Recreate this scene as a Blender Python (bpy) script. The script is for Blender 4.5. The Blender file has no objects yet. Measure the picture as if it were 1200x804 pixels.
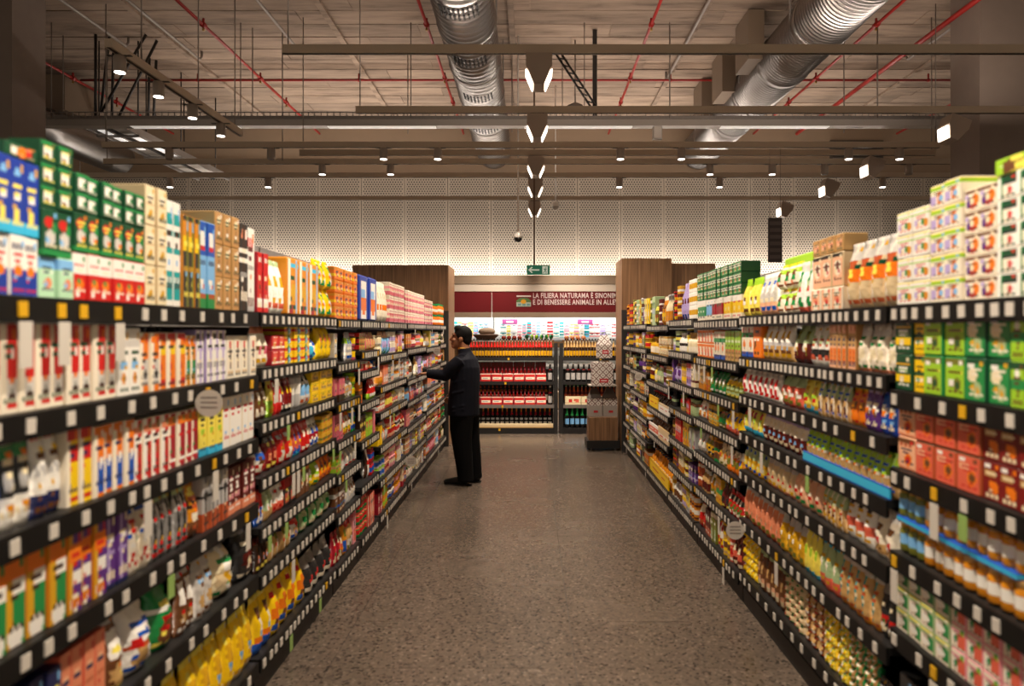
import bpy, bmesh, math, random, zlib
from mathutils import Vector, Matrix

sc = bpy.context.scene
COL = sc.collection
random.seed(7)

# ---------------------------------------------------------------- camera
cam = bpy.data.cameras.new('camera')
cam.sensor_width = 36.0
cam.lens = 25.5
cam.shift_x = -22 / 1200
cam.shift_y = -14 / 1200
cam.dof.use_dof = True
cam.dof.focus_distance = 11.0
cam.dof.aperture_fstop = 1.8
cam_ob = bpy.data.objects.new('camera', cam)
cam_ob.location = (0, 0, 1.70)
cam_ob.rotation_euler = (math.pi / 2, 0, 0)
COL.objects.link(cam_ob)
sc.camera = cam_ob

# ---------------------------------------------------------------- world, exposure
w = bpy.data.worlds.new('world')
sc.world = w
w.use_nodes = True
w.node_tree.nodes['Background'].inputs[0].default_value = (1.0, .84, .68, 1)
w.node_tree.nodes['Background'].inputs[1].default_value = .42
sc.view_settings.view_transform = 'Standard'
sc.view_settings.look = 'None'
sc.view_settings.exposure = 0.0
sc.view_settings.gamma = 1.0
sc.view_settings.use_curve_mapping = False

WARM = (1.0, .86, .71)
SHELF_SPOT_W = 440          # each shelf-washing pendant lamp
DOWN_W = 90                 # each small downlight
COVE_W = 110                 # cove strip under the perforated wall
FRIDGE_W = 26
UP_W = 112                  # each unseen fill light added above a cross rail to brighten the concrete


def spot(name, loc, target, power, angle, blend=.6, color=WARM, size=.08, parent=None):
    l = bpy.data.lights.new(name, 'SPOT')
    l.energy = power; l.color = color
    l.spot_size = math.radians(angle); l.spot_blend = blend
    l.shadow_soft_size = size
    o = bpy.data.objects.new(name, l)
    o.location = loc
    o.rotation_euler = (Vector(target) - Vector(loc)).to_track_quat('-Z', 'Y').to_euler()
    COL.objects.link(o)
    return o


def area(name, loc, rot, sx, sy, power, color=(1, 1, 1)):
    l = bpy.data.lights.new(name, 'AREA')
    l.shape = 'RECTANGLE'; l.size = sx; l.size_y = sy
    l.energy = power; l.color = color
    o = bpy.data.objects.new(name, l)
    o.location = loc; o.rotation_euler = rot
    COL.objects.link(o)
    return o


# ---------------------------------------------------------------- colours and materials
def lin(c):
    c /= 255.0
    return c / 12.92 if c <= .04045 else ((c + .055) / 1.055) ** 2.4


def hx(s):
    return (lin(int(s[0:2], 16)), lin(int(s[2:4], 16)), lin(int(s[4:6], 16)), 1.0)


PAL = {k: hx(v) for k, v in dict(
    white='f4efe4', cream='ecdcb4', ivory='f3e7cf', beige='d8bf94', tan='c99f62', kraft='c08f55', brown='6e4324',
    darkbrown='3a2113', black='151312', charcoal='2c2b2b', grey='85817c', silver='b9b6b2', lightgrey='cfc9c0',
    red='cc1f1c', darkred='7c1614', crimson='a3182a', coral='e2644a', salmon='e48a63', orange='ee7a12', amber='d98a1a',
    peach='eeb48c', terracotta='b9542c', maroon='5f1c17', yellow='f4c90e', gold='d7a21c', lemon='f5e25a',
    lime='9ccb2c', green='1f8a44', darkgreen='0f4a2c', olive='75772a', sage='a7bd8a', mint='b6dfb8', teal='15a0a0',
    cyan='39b7e0', sky='7fb9e8', blue='1c55b5', royal='1b3a9c', navy='1c2350', purple='5b2f80', lilac='b9a5d6',
    pink='ef9fa6', rose='d86a7c', magenta='b23a82', skin='b87a58').items()}

MATS = {}


def mat(name, color=(.5, .5, .5, 1), rough=.5, metal=0.0, emit=None, estr=0.0, var=0.0, vscale=6.0, bump=0.0, bscale=40.0, spec=None):
    if name in MATS:
        return MATS[name]
    m = bpy.data.materials.new(name)
    m.use_nodes = True
    nt = m.node_tree
    b = nt.nodes['Principled BSDF']
    if isinstance(color, str):
        color = PAL.get(color) or hx(color)
    b.inputs['Base Color'].default_value = color
    b.inputs['Roughness'].default_value = rough
    b.inputs['Metallic'].default_value = metal
    if spec is not None:
        b.inputs['Specular IOR Level'].default_value = spec
    if emit:
        b.inputs['Emission Color'].default_value = (*emit, 1)
        b.inputs['Emission Strength'].default_value = estr
    if var or bump:
        tc = nt.nodes.new('ShaderNodeTexCoord')
        n = nt.nodes.new('ShaderNodeTexNoise')
        n.inputs['Scale'].default_value = vscale
        n.inputs['Detail'].default_value = 6
        nt.links.new(tc.outputs['Object'], n.inputs['Vector'])
        if var:
            mp = nt.nodes.new('ShaderNodeMapRange')
            mp.inputs[1].default_value = .3; mp.inputs[2].default_value = .7
            mp.inputs[3].default_value = 1 - var; mp.inputs[4].default_value = 1 + var
            nt.links.new(n.outputs[0], mp.inputs[0])
            hsv = nt.nodes.new('ShaderNodeHueSaturation')
            hsv.inputs['Color'].default_value = color
            nt.links.new(mp.outputs[0], hsv.inputs['Value'])
            nt.links.new(hsv.outputs[0], b.inputs['Base Color'])
        if bump:
            n2 = nt.nodes.new('ShaderNodeTexNoise')
            n2.inputs['Scale'].default_value = bscale
            nt.links.new(tc.outputs['Object'], n2.inputs['Vector'])
            bp = nt.nodes.new('ShaderNodeBump')
            bp.inputs['Strength'].default_value = bump
            bp.inputs['Distance'].default_value = .01
            nt.links.new(n2.outputs[0], bp.inputs['Height'])
            nt.links.new(bp.outputs[0], b.inputs['Normal'])
    MATS[name] = m
    return m


def print_mat(name, rough, bump=0.0, bscale=30):
    m = mat(name, 'white', rough, bump=bump, bscale=bscale)
    nt = m.node_tree
    a = nt.nodes.new('ShaderNodeAttribute')
    a.attribute_name = 'Col'
    nt.links.new(a.outputs['Color'], nt.nodes['Principled BSDF'].inputs['Base Color'])
    return m


M_PAPER = print_mat('printed_card', .42)
M_FILM = print_mat('printed_film', .24, .5, 45)
M_GLASS = print_mat('filled_glass', .12)


# ---------------------------------------------------------------- mesh helpers
class MB:
    """collects shapes; build() links them as ONE mesh object"""

    def __init__(self):
        self.v = []; self.f = []; self.m = []; self.c = []; self.s = []

    def face(self, idx, mi=0, col=None, smooth=False):
        self.f.append(idx); self.m.append(mi); self.c.append(col); self.s.append(smooth)

    def box(self, x0, x1, y0, y1, z0, z1, mi=0, col=None):
        o = len(self.v)
        self.v += [(x0, y0, z0), (x1, y0, z0), (x1, y1, z0), (x0, y1, z0), (x0, y0, z1), (x1, y0, z1), (x1, y1, z1), (x0, y1, z1)]
        for q in ((0, 3, 2, 1), (4, 5, 6, 7), (0, 1, 5, 4), (1, 2, 6, 5), (2, 3, 7, 6), (3, 0, 4, 7)):
            self.face([o + i for i in q], mi, col)
        return self

    def prism(self, pts, axis, a, b, mi=0, col=None):
        """polygon pts (2D) pushed along axis from a to b"""
        o = len(self.v); n = len(pts)
        for t in (a, b):
            for p, q in pts:
                self.v.append({'x': (t, p, q), 'y': (p, t, q), 'z': (p, q, t)}[axis])
        self.face([o + i for i in range(n)][::-1], mi, col)
        self.face([o + n + i for i in range(n)], mi, col)
        for i in range(n):
            j = (i + 1) % n
            self.face([o + i, o + j, o + n + j, o + n + i], mi, col)
        return self

    def tube(self, pts, r, seg=8, mi=0, col=None, cap=True):
        """round tube through 3D points; r a number or a list"""
        pts = [Vector(p) for p in pts]
        rs = r if isinstance(r, (list, tuple)) else [r] * len(pts)
        o = len(self.v); prev = None
        for i, p in enumerate(pts):
            d = (pts[min(i + 1, len(pts) - 1)] - pts[max(i - 1, 0)]).normalized()
            if prev is None:
                up = Vector((0, 0, 1)) if abs(d.z) < .9 else Vector((1, 0, 0))
                s = d.cross(up).normalized()
            else:
                s = (prev - d * prev.dot(d)).normalized()
            prev = s; t = d.cross(s)
            for k in range(seg):
                a = 2 * math.pi * k / seg
                self.v.append(tuple(p + (s * math.cos(a) + t * math.sin(a)) * rs[i]))
        for i in range(len(pts) - 1):
            for k in range(seg):
                k2 = (k + 1) % seg
                self.face([o + i * seg + k, o + i * seg + k2, o + (i + 1) * seg + k2, o + (i + 1) * seg + k], mi, col, True)
        if cap:
            self.face([o + k for k in range(seg)][::-1], mi, col)
            self.face([o + (len(pts) - 1) * seg + k for k in range(seg)], mi, col)
        return self

    def lathe(self, prof, seg=12, c=(0, 0, 0), mi=0, cols=None):
        """prof: list of (r, z); cols: colour of each ring"""
        o = len(self.v)
        for r, z in prof:
            for k in range(seg):
                a = 2 * math.pi * k / seg
                self.v.append((c[0] + r * math.cos(a), c[1] + r * math.sin(a), c[2] + z))
        for i in range(len(prof) - 1):
            for k in range(seg):
                k2 = (k + 1) % seg
                self.face([o + i * seg + k, o + i * seg + k2, o + (i + 1) * seg + k2, o + (i + 1) * seg + k], mi, cols[i] if cols else None, True)
        self.face([o + k for k in range(seg)][::-1], mi, cols[0] if cols else None)
        self.face([o + (len(prof) - 1) * seg + k for k in range(seg)], mi, cols[-1] if cols else None)
        return self

    def ball(self, c, rx, ry, rz, nu=12, nv=8, mi=0, col=None, rot=None):
        o = len(self.v); R = rot or Matrix.Identity(3); c = Vector(c)
        for j in range(nv + 1):
            t = math.pi * (j / nv * .996 + .002)
            for i in range(nu):
                a = 2 * math.pi * i / nu
                self.v.append(tuple(c + R @ Vector((rx * math.sin(t) * math.cos(a), ry * math.sin(t) * math.sin(a), rz * math.cos(t)))))
        for j in range(nv):
            for i in range(nu):
                i2 = (i + 1) % nu
                self.face([o + j * nu + i, o + (j + 1) * nu + i, o + (j + 1) * nu + i2, o + j * nu + i2], mi, col, True)
        self.face([o + i for i in range(nu)], mi, col, True)
        self.face([o + nv * nu + i for i in range(nu)][::-1], mi, col, True)
        return self

    def mesh(self, name, mats):
        me = bpy.data.meshes.new(name)
        me.from_pydata(self.v, [], self.f)
        for m in (mats if isinstance(mats, (list, tuple)) else [mats]):
            me.materials.append(m)
        me.polygons.foreach_set('material_index', self.m)
        me.polygons.foreach_set('use_smooth', self.s)
        if any(c is not None for c in self.c):
            at = me.color_attributes.new('Col', 'FLOAT_COLOR', 'CORNER')
            buf = []
            for f, c in zip(self.f, self.c):
                buf += list(c or (1, 1, 1, 1)) * len(f)
            at.data.foreach_set('color', buf)
        me.update()
        return me

    def build(self, name, mats, parent=None, loc=None):
        return link(name, self.mesh(name, mats), parent, loc)


def link(name, me, parent=None, loc=None, rz=0.0):
    o = bpy.data.objects.new(name, me)
    COL.objects.link(o)
    if loc:
        o.location = loc
    if rz:
        o.rotation_euler = (0, 0, rz)
    if parent:
        o.parent = parent
    return o


def tag(o, label=None, cat=None, group=None, kind=None):
    if label: o['label'] = label
    if cat: o['category'] = cat
    if group: o['group'] = group
    if kind: o['kind'] = kind
    return o


def thing(name, label, cat, loc=(0, 0, 0), group=None, rz=0.0):
    return tag(link(name, None, None, loc, rz), label, cat, group)


def structure(name, mb, mats, parent=None):
    o = mb.build(name, mats, parent)
    if not parent:
        o['kind'] = 'structure'
    return o


ORD = 'first second third fourth fifth sixth seventh eighth ninth tenth eleventh twelfth thirteenth fourteenth fifteenth sixteenth seventeenth eighteenth nineteenth twentieth'.split()
ORD += ['twenty-' + s for s in ORD[:9]] + ['thirtieth'] + ['thirty-' + s for s in ORD[:9]] + ['fortieth'] + ['forty-' + s for s in ORD[:9]]

# ================================================================ THE SETTING
CEIL = 6.60
BACK = 17.0

# floor: slab with large terrazzo tiles laid on it
def terrazzo():
    m = bpy.data.materials.new('terrazzo')
    m.use_nodes = True
    nt = m.node_tree; N = nt.nodes; L_ = nt.links
    b = N['Principled BSDF']
    tc = N.new('ShaderNodeTexCoord'); oi = N.new('ShaderNodeObjectInfo')
    v = N.new('ShaderNodeTexVoronoi'); v.inputs['Scale'].default_value = 70
    geo = N.new('ShaderNodeNewGeometry')
    L_.new(geo.outputs['Position'], v.inputs['Vector'])
    r = N.new('ShaderNodeValToRGB')
    e = r.color_ramp.elements
    e[0].position = 0; e[0].color = hx('2b2520')
    e[1].position = 1; e[1].color = hx('857668')
    for p, c in ((.18, '3d352e'), (.3, '594e44'), (.75, '67594d')):
        x = e.new(p); x.color = hx(c)
    L_.new(v.outputs['Color'], r.inputs[0])
    n = N.new('ShaderNodeTexNoise'); n.inputs['Scale'].default_value = 1.3; n.inputs['Detail'].default_value = 5
    L_.new(geo.outputs['Position'], n.inputs['Vector'])
    ad = N.new('ShaderNodeMath'); ad.operation = 'MULTIPLY_ADD'
    ad.inputs[1].default_value = .10; ad.inputs[2].default_value = .90
    L_.new(oi.outputs['Random'], ad.inputs[0])
    mp = N.new('ShaderNodeMapRange'); mp.inputs[1].default_value = .3; mp.inputs[2].default_value = .7
    mp.inputs[3].default_value = .9; mp.inputs[4].default_value = 1.1
    L_.new(n.outputs[0], mp.inputs[0])
    mu = N.new('ShaderNodeMath'); mu.operation = 'MULTIPLY'
    L_.new(ad.outputs[0], mu.inputs[0]); L_.new(mp.outputs[0], mu.inputs[1])
    h = N.new('ShaderNodeHueSaturation')
    L_.new(r.outputs[0], h.inputs['Color']); L_.new(mu.outputs[0], h.inputs['Value'])
    L_.new(h.outputs[0], b.inputs['Base Color'])
    rr = N.new('ShaderNodeMapRange'); rr.inputs[3].default_value = .19; rr.inputs[4].default_value = .33
    L_.new(n.outputs[0], rr.inputs[0]); L_.new(rr.outputs[0], b.inputs['Roughness'])
    return m


M_TERR = terrazzo()
M_JOINT = mat('tile_joint', '362f29', .8)
floor = structure('floor', MB().box(-14, 14, -3, BACK, -.10, -.006), M_JOINT)
TX, TY = 1.245, .59
tile_me = MB().prism([(0, 0), (TX - .004, 0), (TX - .004, TY - .004), (0, TY - .004)], 'z', -.006, 0).mesh('floor_tile', M_TERR)
for iy in range(-2, 28):
    y = 1.30 + iy * TY
    for ix in range(-3, 4):
        x = .227 + ix * TX
        if y < 10.0 and not (-2 <= ix <= 0):
            continue
        link('floor_tile', tile_me, floor, (x, y, 0))
MB().box(-14, -2.27, -3, 10.1, -.006, 0).box(2.80, 14, -3, 10.1, -.006, 0).box(-14, -3.51, 10.1, BACK, -.006, 0).box(5.21, 14, 10.1, BACK, -.006, 0).box(-2.27, 2.8, -3, .1, -.006, 0).box(1.475, 2.8, .1, 10.1, -.006, 0).build('floor_screed', M_TERR, floor)

# ceiling: board-marked concrete planks
def concrete():
    m = bpy.data.materials.new('board_marked_concrete')
    m.use_nodes = True
    nt = m.node_tree; N = nt.nodes; L_ = nt.links
    b = N['Principled BSDF']; b.inputs['Roughness'].default_value = .9
    geo = N.new('ShaderNodeNewGeometry'); oi = N.new('ShaderNodeObjectInfo')
    mpg = N.new('ShaderNodeMapping'); mpg.inputs['Scale'].default_value = (.55, 3.2, 1)
    L_.new(geo.outputs['Position'], mpg.inputs['Vector'])
    n = N.new('ShaderNodeTexNoise'); n.inputs['Scale'].default_value = 1.6; n.inputs['Detail'].default_value = 8; n.inputs['Roughness'].default_value = .65
    L_.new(mpg.outputs[0], n.inputs['Vector'])
    r = N.new('ShaderNodeValToRGB'); e = r.color_ramp.elements
    e[0].position = .28; e[0].color = hx('574639')
    e[1].position = .75; e[1].color = hx('a18b78')
    x = e.new(.47); x.color = hx('857160')
    L_.new(n.outputs[0], r.inputs[0])
    h = N.new('ShaderNodeHueSaturation')
    ma = N.new('ShaderNodeMath'); ma.operation = 'MULTIPLY_ADD'; ma.inputs[1].default_value = .3; ma.inputs[2].default_value = .85
    L_.new(oi.outputs['Random'], ma.inputs[0])
    L_.new(r.outputs[0], h.inputs['Color']); L_.new(ma.outputs[0], h.inputs['Value'])
    L_.new(h.outputs[0], b.inputs['Base Color'])
    bp = N.new('ShaderNodeBump'); bp.inputs['Strength'].default_value = .3
    L_.new(n.outputs[0], bp.inputs['Height']); L_.new(bp.outputs[0], b.inputs['Normal'])
    return m


M_CONC = concrete()
ceiling = structure('ceiling', MB().box(-14, 14, -3, BACK + .2, CEIL + .012, CEIL + .25), M_CONC)
for iy in range(18):
    y = 8.1 + iy * .5
    x = -14 + (iy % 3) * -.9
    k = 0
    while x < 14:
        wd = (3.4, 2.7, 3.9, 3.1)[(k + iy) % 4]
        x1 = min(x + wd, 14); x0 = max(x, -14)
        dz = random.uniform(-.006, .006)
        MB().box(x0, x1 - .02, y, min(y + .478, BACK), CEIL + dz, CEIL + .012).build('ceiling_plank', M_CONC, ceiling)
        x += wd; k += 1
for x in (-6.1, -3.2, -.35, 2.6, 7.2):
    MB().box(x, x + .09, 8, BACK, CEIL - .05, CEIL - .008).build('ceiling_rib', M_CONC, ceiling)

# back wall: painted band above, perforated panels below
M_WALL = mat('taupe_paint', '8a755f', .75, var=.05, vscale=2)
M_WALLD = mat('taupe_paint_side', '6d5b4b', .8)
wall_back = structure('wall_back', MB().box(-14, 14, BACK, BACK + .2, 0, CEIL), M_WALL)


def perforated():
    m = bpy.data.materials.new('perforated_panel')
    m.use_nodes = True
    nt = m.node_tree; N = nt.nodes; L_ = nt.links
    b = N['Principled BSDF']; b.inputs['Roughness'].default_value = .55
    geo = N.new('ShaderNodeNewGeometry')
    sx = N.new('ShaderNodeSeparateXYZ'); L_.new(geo.outputs['Position'], sx.inputs[0])

    def M(op, a, b_=None, c=None):
        q = N.new('ShaderNodeMath'); q.operation = op
        for i, t in enumerate((a, b_, c)):
            if t is None: continue
            if isinstance(t, (int, float)): q.inputs[i].default_value = t
            else: L_.new(t, q.inputs[i])
        return q.outputs[0]
    P_ = .062
    row = M('DIVIDE', sx.outputs[2], P_ * .866)
    rf = M('FLOOR', row)
    odd = M('MULTIPLY', M('MODULO', rf, 2.0), .5)
    u = M('SUBTRACT', M('FRACT', M('ADD', M('DIVIDE', M('ADD', sx.outputs[0], 50.0), P_), odd)), .5)
    v_ = M('MULTIPLY', M('SUBTRACT', M('FRACT', row), .5), .866)
    d = M('SQRT', M('ADD', M('MULTIPLY', u, u), M('MULTIPLY', v_, v_)))
    hole = M('LESS_THAN', d, .27)
    # unpunched margin along each panel's edge
    px = M('FRACT', M('DIVIDE', M('ADD', sx.outputs[0], 50.42), 1.01))
    mar = M('LESS_THAN', M('ABSOLUTE', M('SUBTRACT', px, .5)), .455)
    hole = M('MULTIPLY', hole, mar)
    mx = N.new('ShaderNodeMix'); mx.data_type = 'RGBA'
    L_.new(hole, mx.inputs['Factor'])
    mx.inputs['A'].default_value = hx('9a8c7c'); mx.inputs['B'].default_value = hx('2c241e')
    L_.new(mx.outputs['Result'], b.inputs['Base Color'])
    return m


M_PERF = perforated()
for k in range(-13, 13):
    x0 = .08 + 1.01 * k
    MB().box(x0 + .006, x0 + 1.004, BACK - .05, BACK - .012, 4.80, 5.32).build('wall_panel', M_PERF, wall_back)
    MB().box(x0 + .006, x0 + 1.004, BACK - .05, BACK - .012, 2.70, 4.785).build('wall_panel', M_PERF, wall_back)
M_TRIM = mat('beige_trim', 'b09c86', .6)
structure('trim_1', MB().box(-14, 14, BACK - .07, BACK - .001, 5.325, 5.37), M_TRIM)
M_COLM = mat('column_paint', '6f6055', .7, var=.04)
for i, (x0, x1) in enumerate(((6.22, 7.0), (-8.2, -7.19))):
    tag(MB().box(x0, x1, 10.05, 10.75, 0, CEIL - .001).build('column', M_COLM), kind='structure')
# louvre grille high in the back wall
g = thing('wall_grille', 'dark louvred ventilation grille high on the taupe back wall', 'grille', (7.62, BACK, 5.9))
M_GR = mat('grille_brown', '3d342b', .6)
MB().box(-.62, .62, -.05, -.002, -.26, .26).build('grille_frame', M_GR, g)
for k in range(8):
    MB().prism([(-.075, -.22 + k * .057), (-.05, -.235 + k * .057), (-.05, -.215 + k * .057), (-.075, -.20 + k * .057)], 'x', -.58, .58).build('slat', M_GR, g)

# ---------------------------------------------------------------- ducts
M_DUCT = mat('galvanised_steel', '87827f', .30, 1.0, bump=.15, bscale=9)
M_DUCTD = mat('dark_slot', '1d1a18', .6)
M_STEEL = mat('galvanised_rail', '8d8782', .45, .7)
M_RAIL = mat('taupe_rail', 'a8957f', .55)
M_ROD = mat('rod_grey', '776b61', .6, .2)
M_DARK = mat('dark_metal', '2f2a26', .5, .4)


def spiral_duct(name, label, x, z, r, y0, y1, step, slots=None):
    t = thing(name, label, 'duct', (x, y0, z))
    ln = y1 - y0
    prof = []; n = int(ln / step)
    mb = MB()
    pts = []; rs = []
    for i in range(n):
        y = i * step
        for dy, dr in ((0, 0), (step * .12, .011), (step * .24, .011), (step * .36, 0)):
            pts.append((0, y + dy, 0)); rs.append(r + dr)
    pts.append((0, ln, 0)); rs.append(r)
    mb.tube(pts, rs, 28)
    mb.build('duct_shell', M_DUCT, t)
    y = .7
    while y < ln - .4:
        MB().tube([(0, y - .06, 0), (0, y - .055, 0), (0, y + .055, 0), (0, y + .06, 0)], [r + .005, r + .022, r + .022, r + .005], 28).build('duct_collar', M_DUCT, t)
        y += 1.45
    for yc in slots or ():
        for row in range(2):
            for k in range(9):
                a = math.radians(-90 - 34 + k * 8.5)
                rr = r + .016
                c = Vector((rr * math.cos(a), yc - y0 + row * .16, rr * math.sin(a)))
                s = Vector((-math.sin(a), 0, math.cos(a))); o_ = Vector((math.cos(a), 0, math.sin(a)))
                mb = MB(); mb.v = [tuple(c + s * i * .012 + Vector((0, j * .062, 0)) + o_ * k_ * .006) for k_ in (-1, 1) for i, j in ((-1, -1), (1, -1), (1, 1), (-1, 1))]
                for q in ((0, 3, 2, 1), (4, 5, 6, 7), (0, 1, 5, 4), (1, 2, 6, 5), (2, 3, 7, 6), (3, 0, 4, 7)):
                    mb.face(list(q))
                mb.build('air_slot', M_DUCTD, t)
    for y in (2.2, 4.6):
        MB().box(-r - .02, -r, y, y + .03, 0, CEIL - z - .01).box(r, r + .02, y, y + .03, 0, CEIL - z - .01).build('hanger', M_STEEL, t)
    return t


spiral_duct('spiral_duct', 'silver spiral duct with slotted air outlets running down the middle of ceiling', -.86, 5.88, .385, 7.6, 16.97, .145, (8.6, 10.2, 11.8, 13.7))
d2 = spiral_duct('spiral_duct', 'finely ribbed silver duct slanting over the second aisle', 3.92, 5.88, .40, 7.6, 16.97, .075)
M_BOXD = mat('brown_duct_box', '6a5846', .7)
for y in (11.0, 12.5, 14.0):
    MB().box(-.62, -.38, y - 7.6, y - 7.6 + .7, -.05, .70).build('duct_branch', M_BOXD, d2)

# left: elbow duct with its rectangular plenum
t = thing('elbow_duct', 'ribbed silver elbow duct bending beside the dark plenum box', 'duct', (-10.4, 12.0, 5.35))
pts = []; rs = []
path = [Vector((0, 0, 0))]
for i in range(40):
    a = i / 39 * math.pi / 2
    path.append(Vector((.6 + 1.1 * math.sin(a), 1.1 - 1.1 * math.cos(a), 0)))
for i in range(30):
    path.append(Vector((1.7, 1.1 + (i + 1) * .075, 0)))
rs = [.33 + (.014 if i % 2 else 0) for i in range(len(path))]
MB().tube(path, rs, 22).build('duct_shell', M_DUCT, t)
pl = tag(MB().box(-11.4, -8.45, 13.15, 14.2, 5.72, 6.35).build('plenum_box', M_BOXD), 'dark brown rectangular plenum box under the ceiling above the elbow duct', 'duct')

# ---------------------------------------------------------------- red sprinkler pipes
M_RED = mat('red_pipe', '8f1c16', .4)
M_BRASS = mat('brass', '8a6a35', .35, .8)
PZ = 6.3
for i, x in enumerate((-8.33, -4.92, -1.565, 1.81, 5.19, 8.53)):
    t = thing('sprinkler_pipe', ORD[i] + ' long red sprinkler pipe running to the back wall, counted from the elbow duct', 'pipe', (x, 8.0, PZ), 'long red sprinkler pipes')
    MB().tube([(0, 0, 0), (0, 8.9, 0)], .024, 8).build('pipe', M_RED, t)
    for y in (2.9, 5.2, 6.6, 8.0):
        MB().tube([(0, y - .05, 0), (0, y + .05, 0)], .043, 8).tube([(0, y, 0), (0, y, .10)], .018, 6).build('coupling', M_RED, t)
        MB().tube([(0, y, -.02), (0, y, -.09)], [.012, .02], 6).build('sprinkler_head', M_BRASS, t)
t = thing('sprinkler_main', 'thick red sprinkler main running just past the second aisle duct', 'pipe', (6.2, 8.0, PZ))
MB().tube([(0, 0, 0), (0, 8.9, 0)], .04, 8).build('pipe', M_RED, t)
t = thing('cross_pipe', 'thin red pipe crossing the whole ceiling from side to side', 'pipe', (0, 13.5, PZ + .07))
MB().tube([(-8.38, 0, 0), (8.4, 0, 0)], .022, 8).build('pipe', M_RED, t)
for x in (-6.2, -3.2, -.9, 2.6, 4.1, 7.4):
    MB().tube([(x, 0, 0), (x, 0, .12)], .016, 6).tube([(x - .02, 0, 0), (x + .02, 0, 0)], .034, 6).build('coupling', M_RED, t)
# conduits on the ceiling
M_COND = mat('grey_conduit', '8a8078', .5, .3)
for i, (x, yy0, yy1) in enumerate(((-3.9, 8, 12.3), (-5.75, 8, 12.6), (-6.7, 8, 12.0), (2.55, 8, 13.6), (6.55, 8, 12.6), (9.2, 11, 15.5), (9.42, 11, 15.5))):
    tag(MB().tube([(x, yy0, 6.42), (x, yy1, 6.42), (x, yy1 + .08, 6.50), (x, yy1 + .08, 6.585)], .022, 7).build('cable_conduit', M_COND),
        ORD[i] + ' thin grey cable conduit along the concrete ceiling, counted from the elbow duct side', 'conduit', 'grey ceiling conduits')

# ---------------------------------------------------------------- cable tray and light rails
t = thing('cable_tray', 'long galvanised mesh cable tray with white light strip crossing the store', 'cable tray', (0, 11.5, 4.98))
mb = MB()
for x in [(-8.3 + i * .1) for i in range(154)]:
    mb.box(x, x + .012, -.1, .1, .06, .072)
    mb.box(x, x + .012, -.108, -.1, .06, .16)
tag(mb.build('mesh_wires', M_STEEL, t), kind='stuff')
MB().box(-8.3, 7.1, -.11, -.10, .15, .165).box(-8.3, 7.1, -.11, -.10, .055, .07).box(-8.3, 7.1, .10, .11, .055, .165).build('tray_rail', M_STEEL, t)
M_ALU = mat('pale_aluminium', 'a39b92', .45, .4)
MB().box(-8.3, 7.1, -.12, .06, -.055, .045).build('light_channel', M_ALU, t)
M_GLOW = mat('soft_strip', 'ffffff', .4, emit=(1, .93, .82), estr=.32)
for x0 in (-6.3, -3.2, -.1, 3.0):
    MB().box(x0, x0 + 1.7, -.10, .04, -.062, -.0555).build('light_strip', M_GLOW, t)
for x in (-7.6, -4.6, -1.9, .85, 2.2, 5.5):
    MB().tube([(x, 0, .06), (x, 0, CEIL - 4.99)], .008, 6).build('hanger_rod', M_ROD, t)
for x in (3.15, 5.0, -2.55, -6.4):
    MB().prism([(-.02, -.06), (.02, -.06), (.02, .0), (-.02, .0)], 'x', x, x + .26).build('bracket', M_STEEL, t)

# left run of tray along the depth with strips
t = thing('side_cable_tray', 'lit cable tray running towards the back wall behind the blue cartons', 'cable tray', (-6.95, 11.7, 5.0))
MB().box(-.35, -.31, 0, 4.2, 0, .12).box(.31, .35, 0, 4.2, 0, .12).box(-.31, .31, 0, 4.2, .09, .11).build('tray_rail', M_STEEL, t)
M_LED = mat('white_led', 'ffffff', .4, emit=(1, .96, .90), estr=.5)
MB().box(-.27, -.06, .1, 4.1, .03, .088).build('light_channel', M_ALU, t)
MB().box(.06, .27, .1, 4.1, .03, .088).build('light_channel', M_ALU, t)
MB().box(-.22, -.11, .3, 1.6, .02, .0295).build('light_strip', M_LED, t)
MB().box(.11, .22, .6, 2.6, .02, .0295).build('light_strip', M_LED, t)
MB().box(-.03, .03, 0, 4.2, .02, .088).build('divider', M_DARK, t)
for y in (.5, 2.0, 3.5):
    MB().box(-.36, .36, y, y + .06, -.03, .0).build('cross_bar', M_STEEL, t)
    MB().tube([(-.33, y + .03, .1), (-.33, y + .03, CEIL - 5.01)], .012, 6).tube([(.33, y + .03, .1), (.33, y + .03, CEIL - 5.01)], .012, 6).build('hanger_rod', M_DARK, t)

# braces from ceiling to tray
for i, (a, b) in enumerate((((-6.341, 11.95, 6.536), (-7.072, 11.95, 5.313)), ((-6.287, 12.2, 6.451), (-6.932, 12.2, 5.303)), ((-7.170, 11.95, 6.494), (-7.170, 11.95, 5.187)), ((-7.003, 12.05, 6.421), (-7.145, 12.05, 5.329)), ((-7.249, 12.6, 6.295), (-7.278, 12.6, 5.406)), ((-6.836, 13, 6.288), (-6.852, 13, 5.539)), ((-6.766, 13.1, 6.293), (-6.812, 13.1, 5.568)))):
    a = Vector(a); b = Vector(b)
    a.z = CEIL - .012
    tag(MB().tube([a, b], .026, 4).build('ceiling_brace', M_DARK), ORD[i] + ' dark steel brace between ceiling and side cable tray, counted from the slanting ones', 'brace', 'braces over the side tray')
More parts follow.
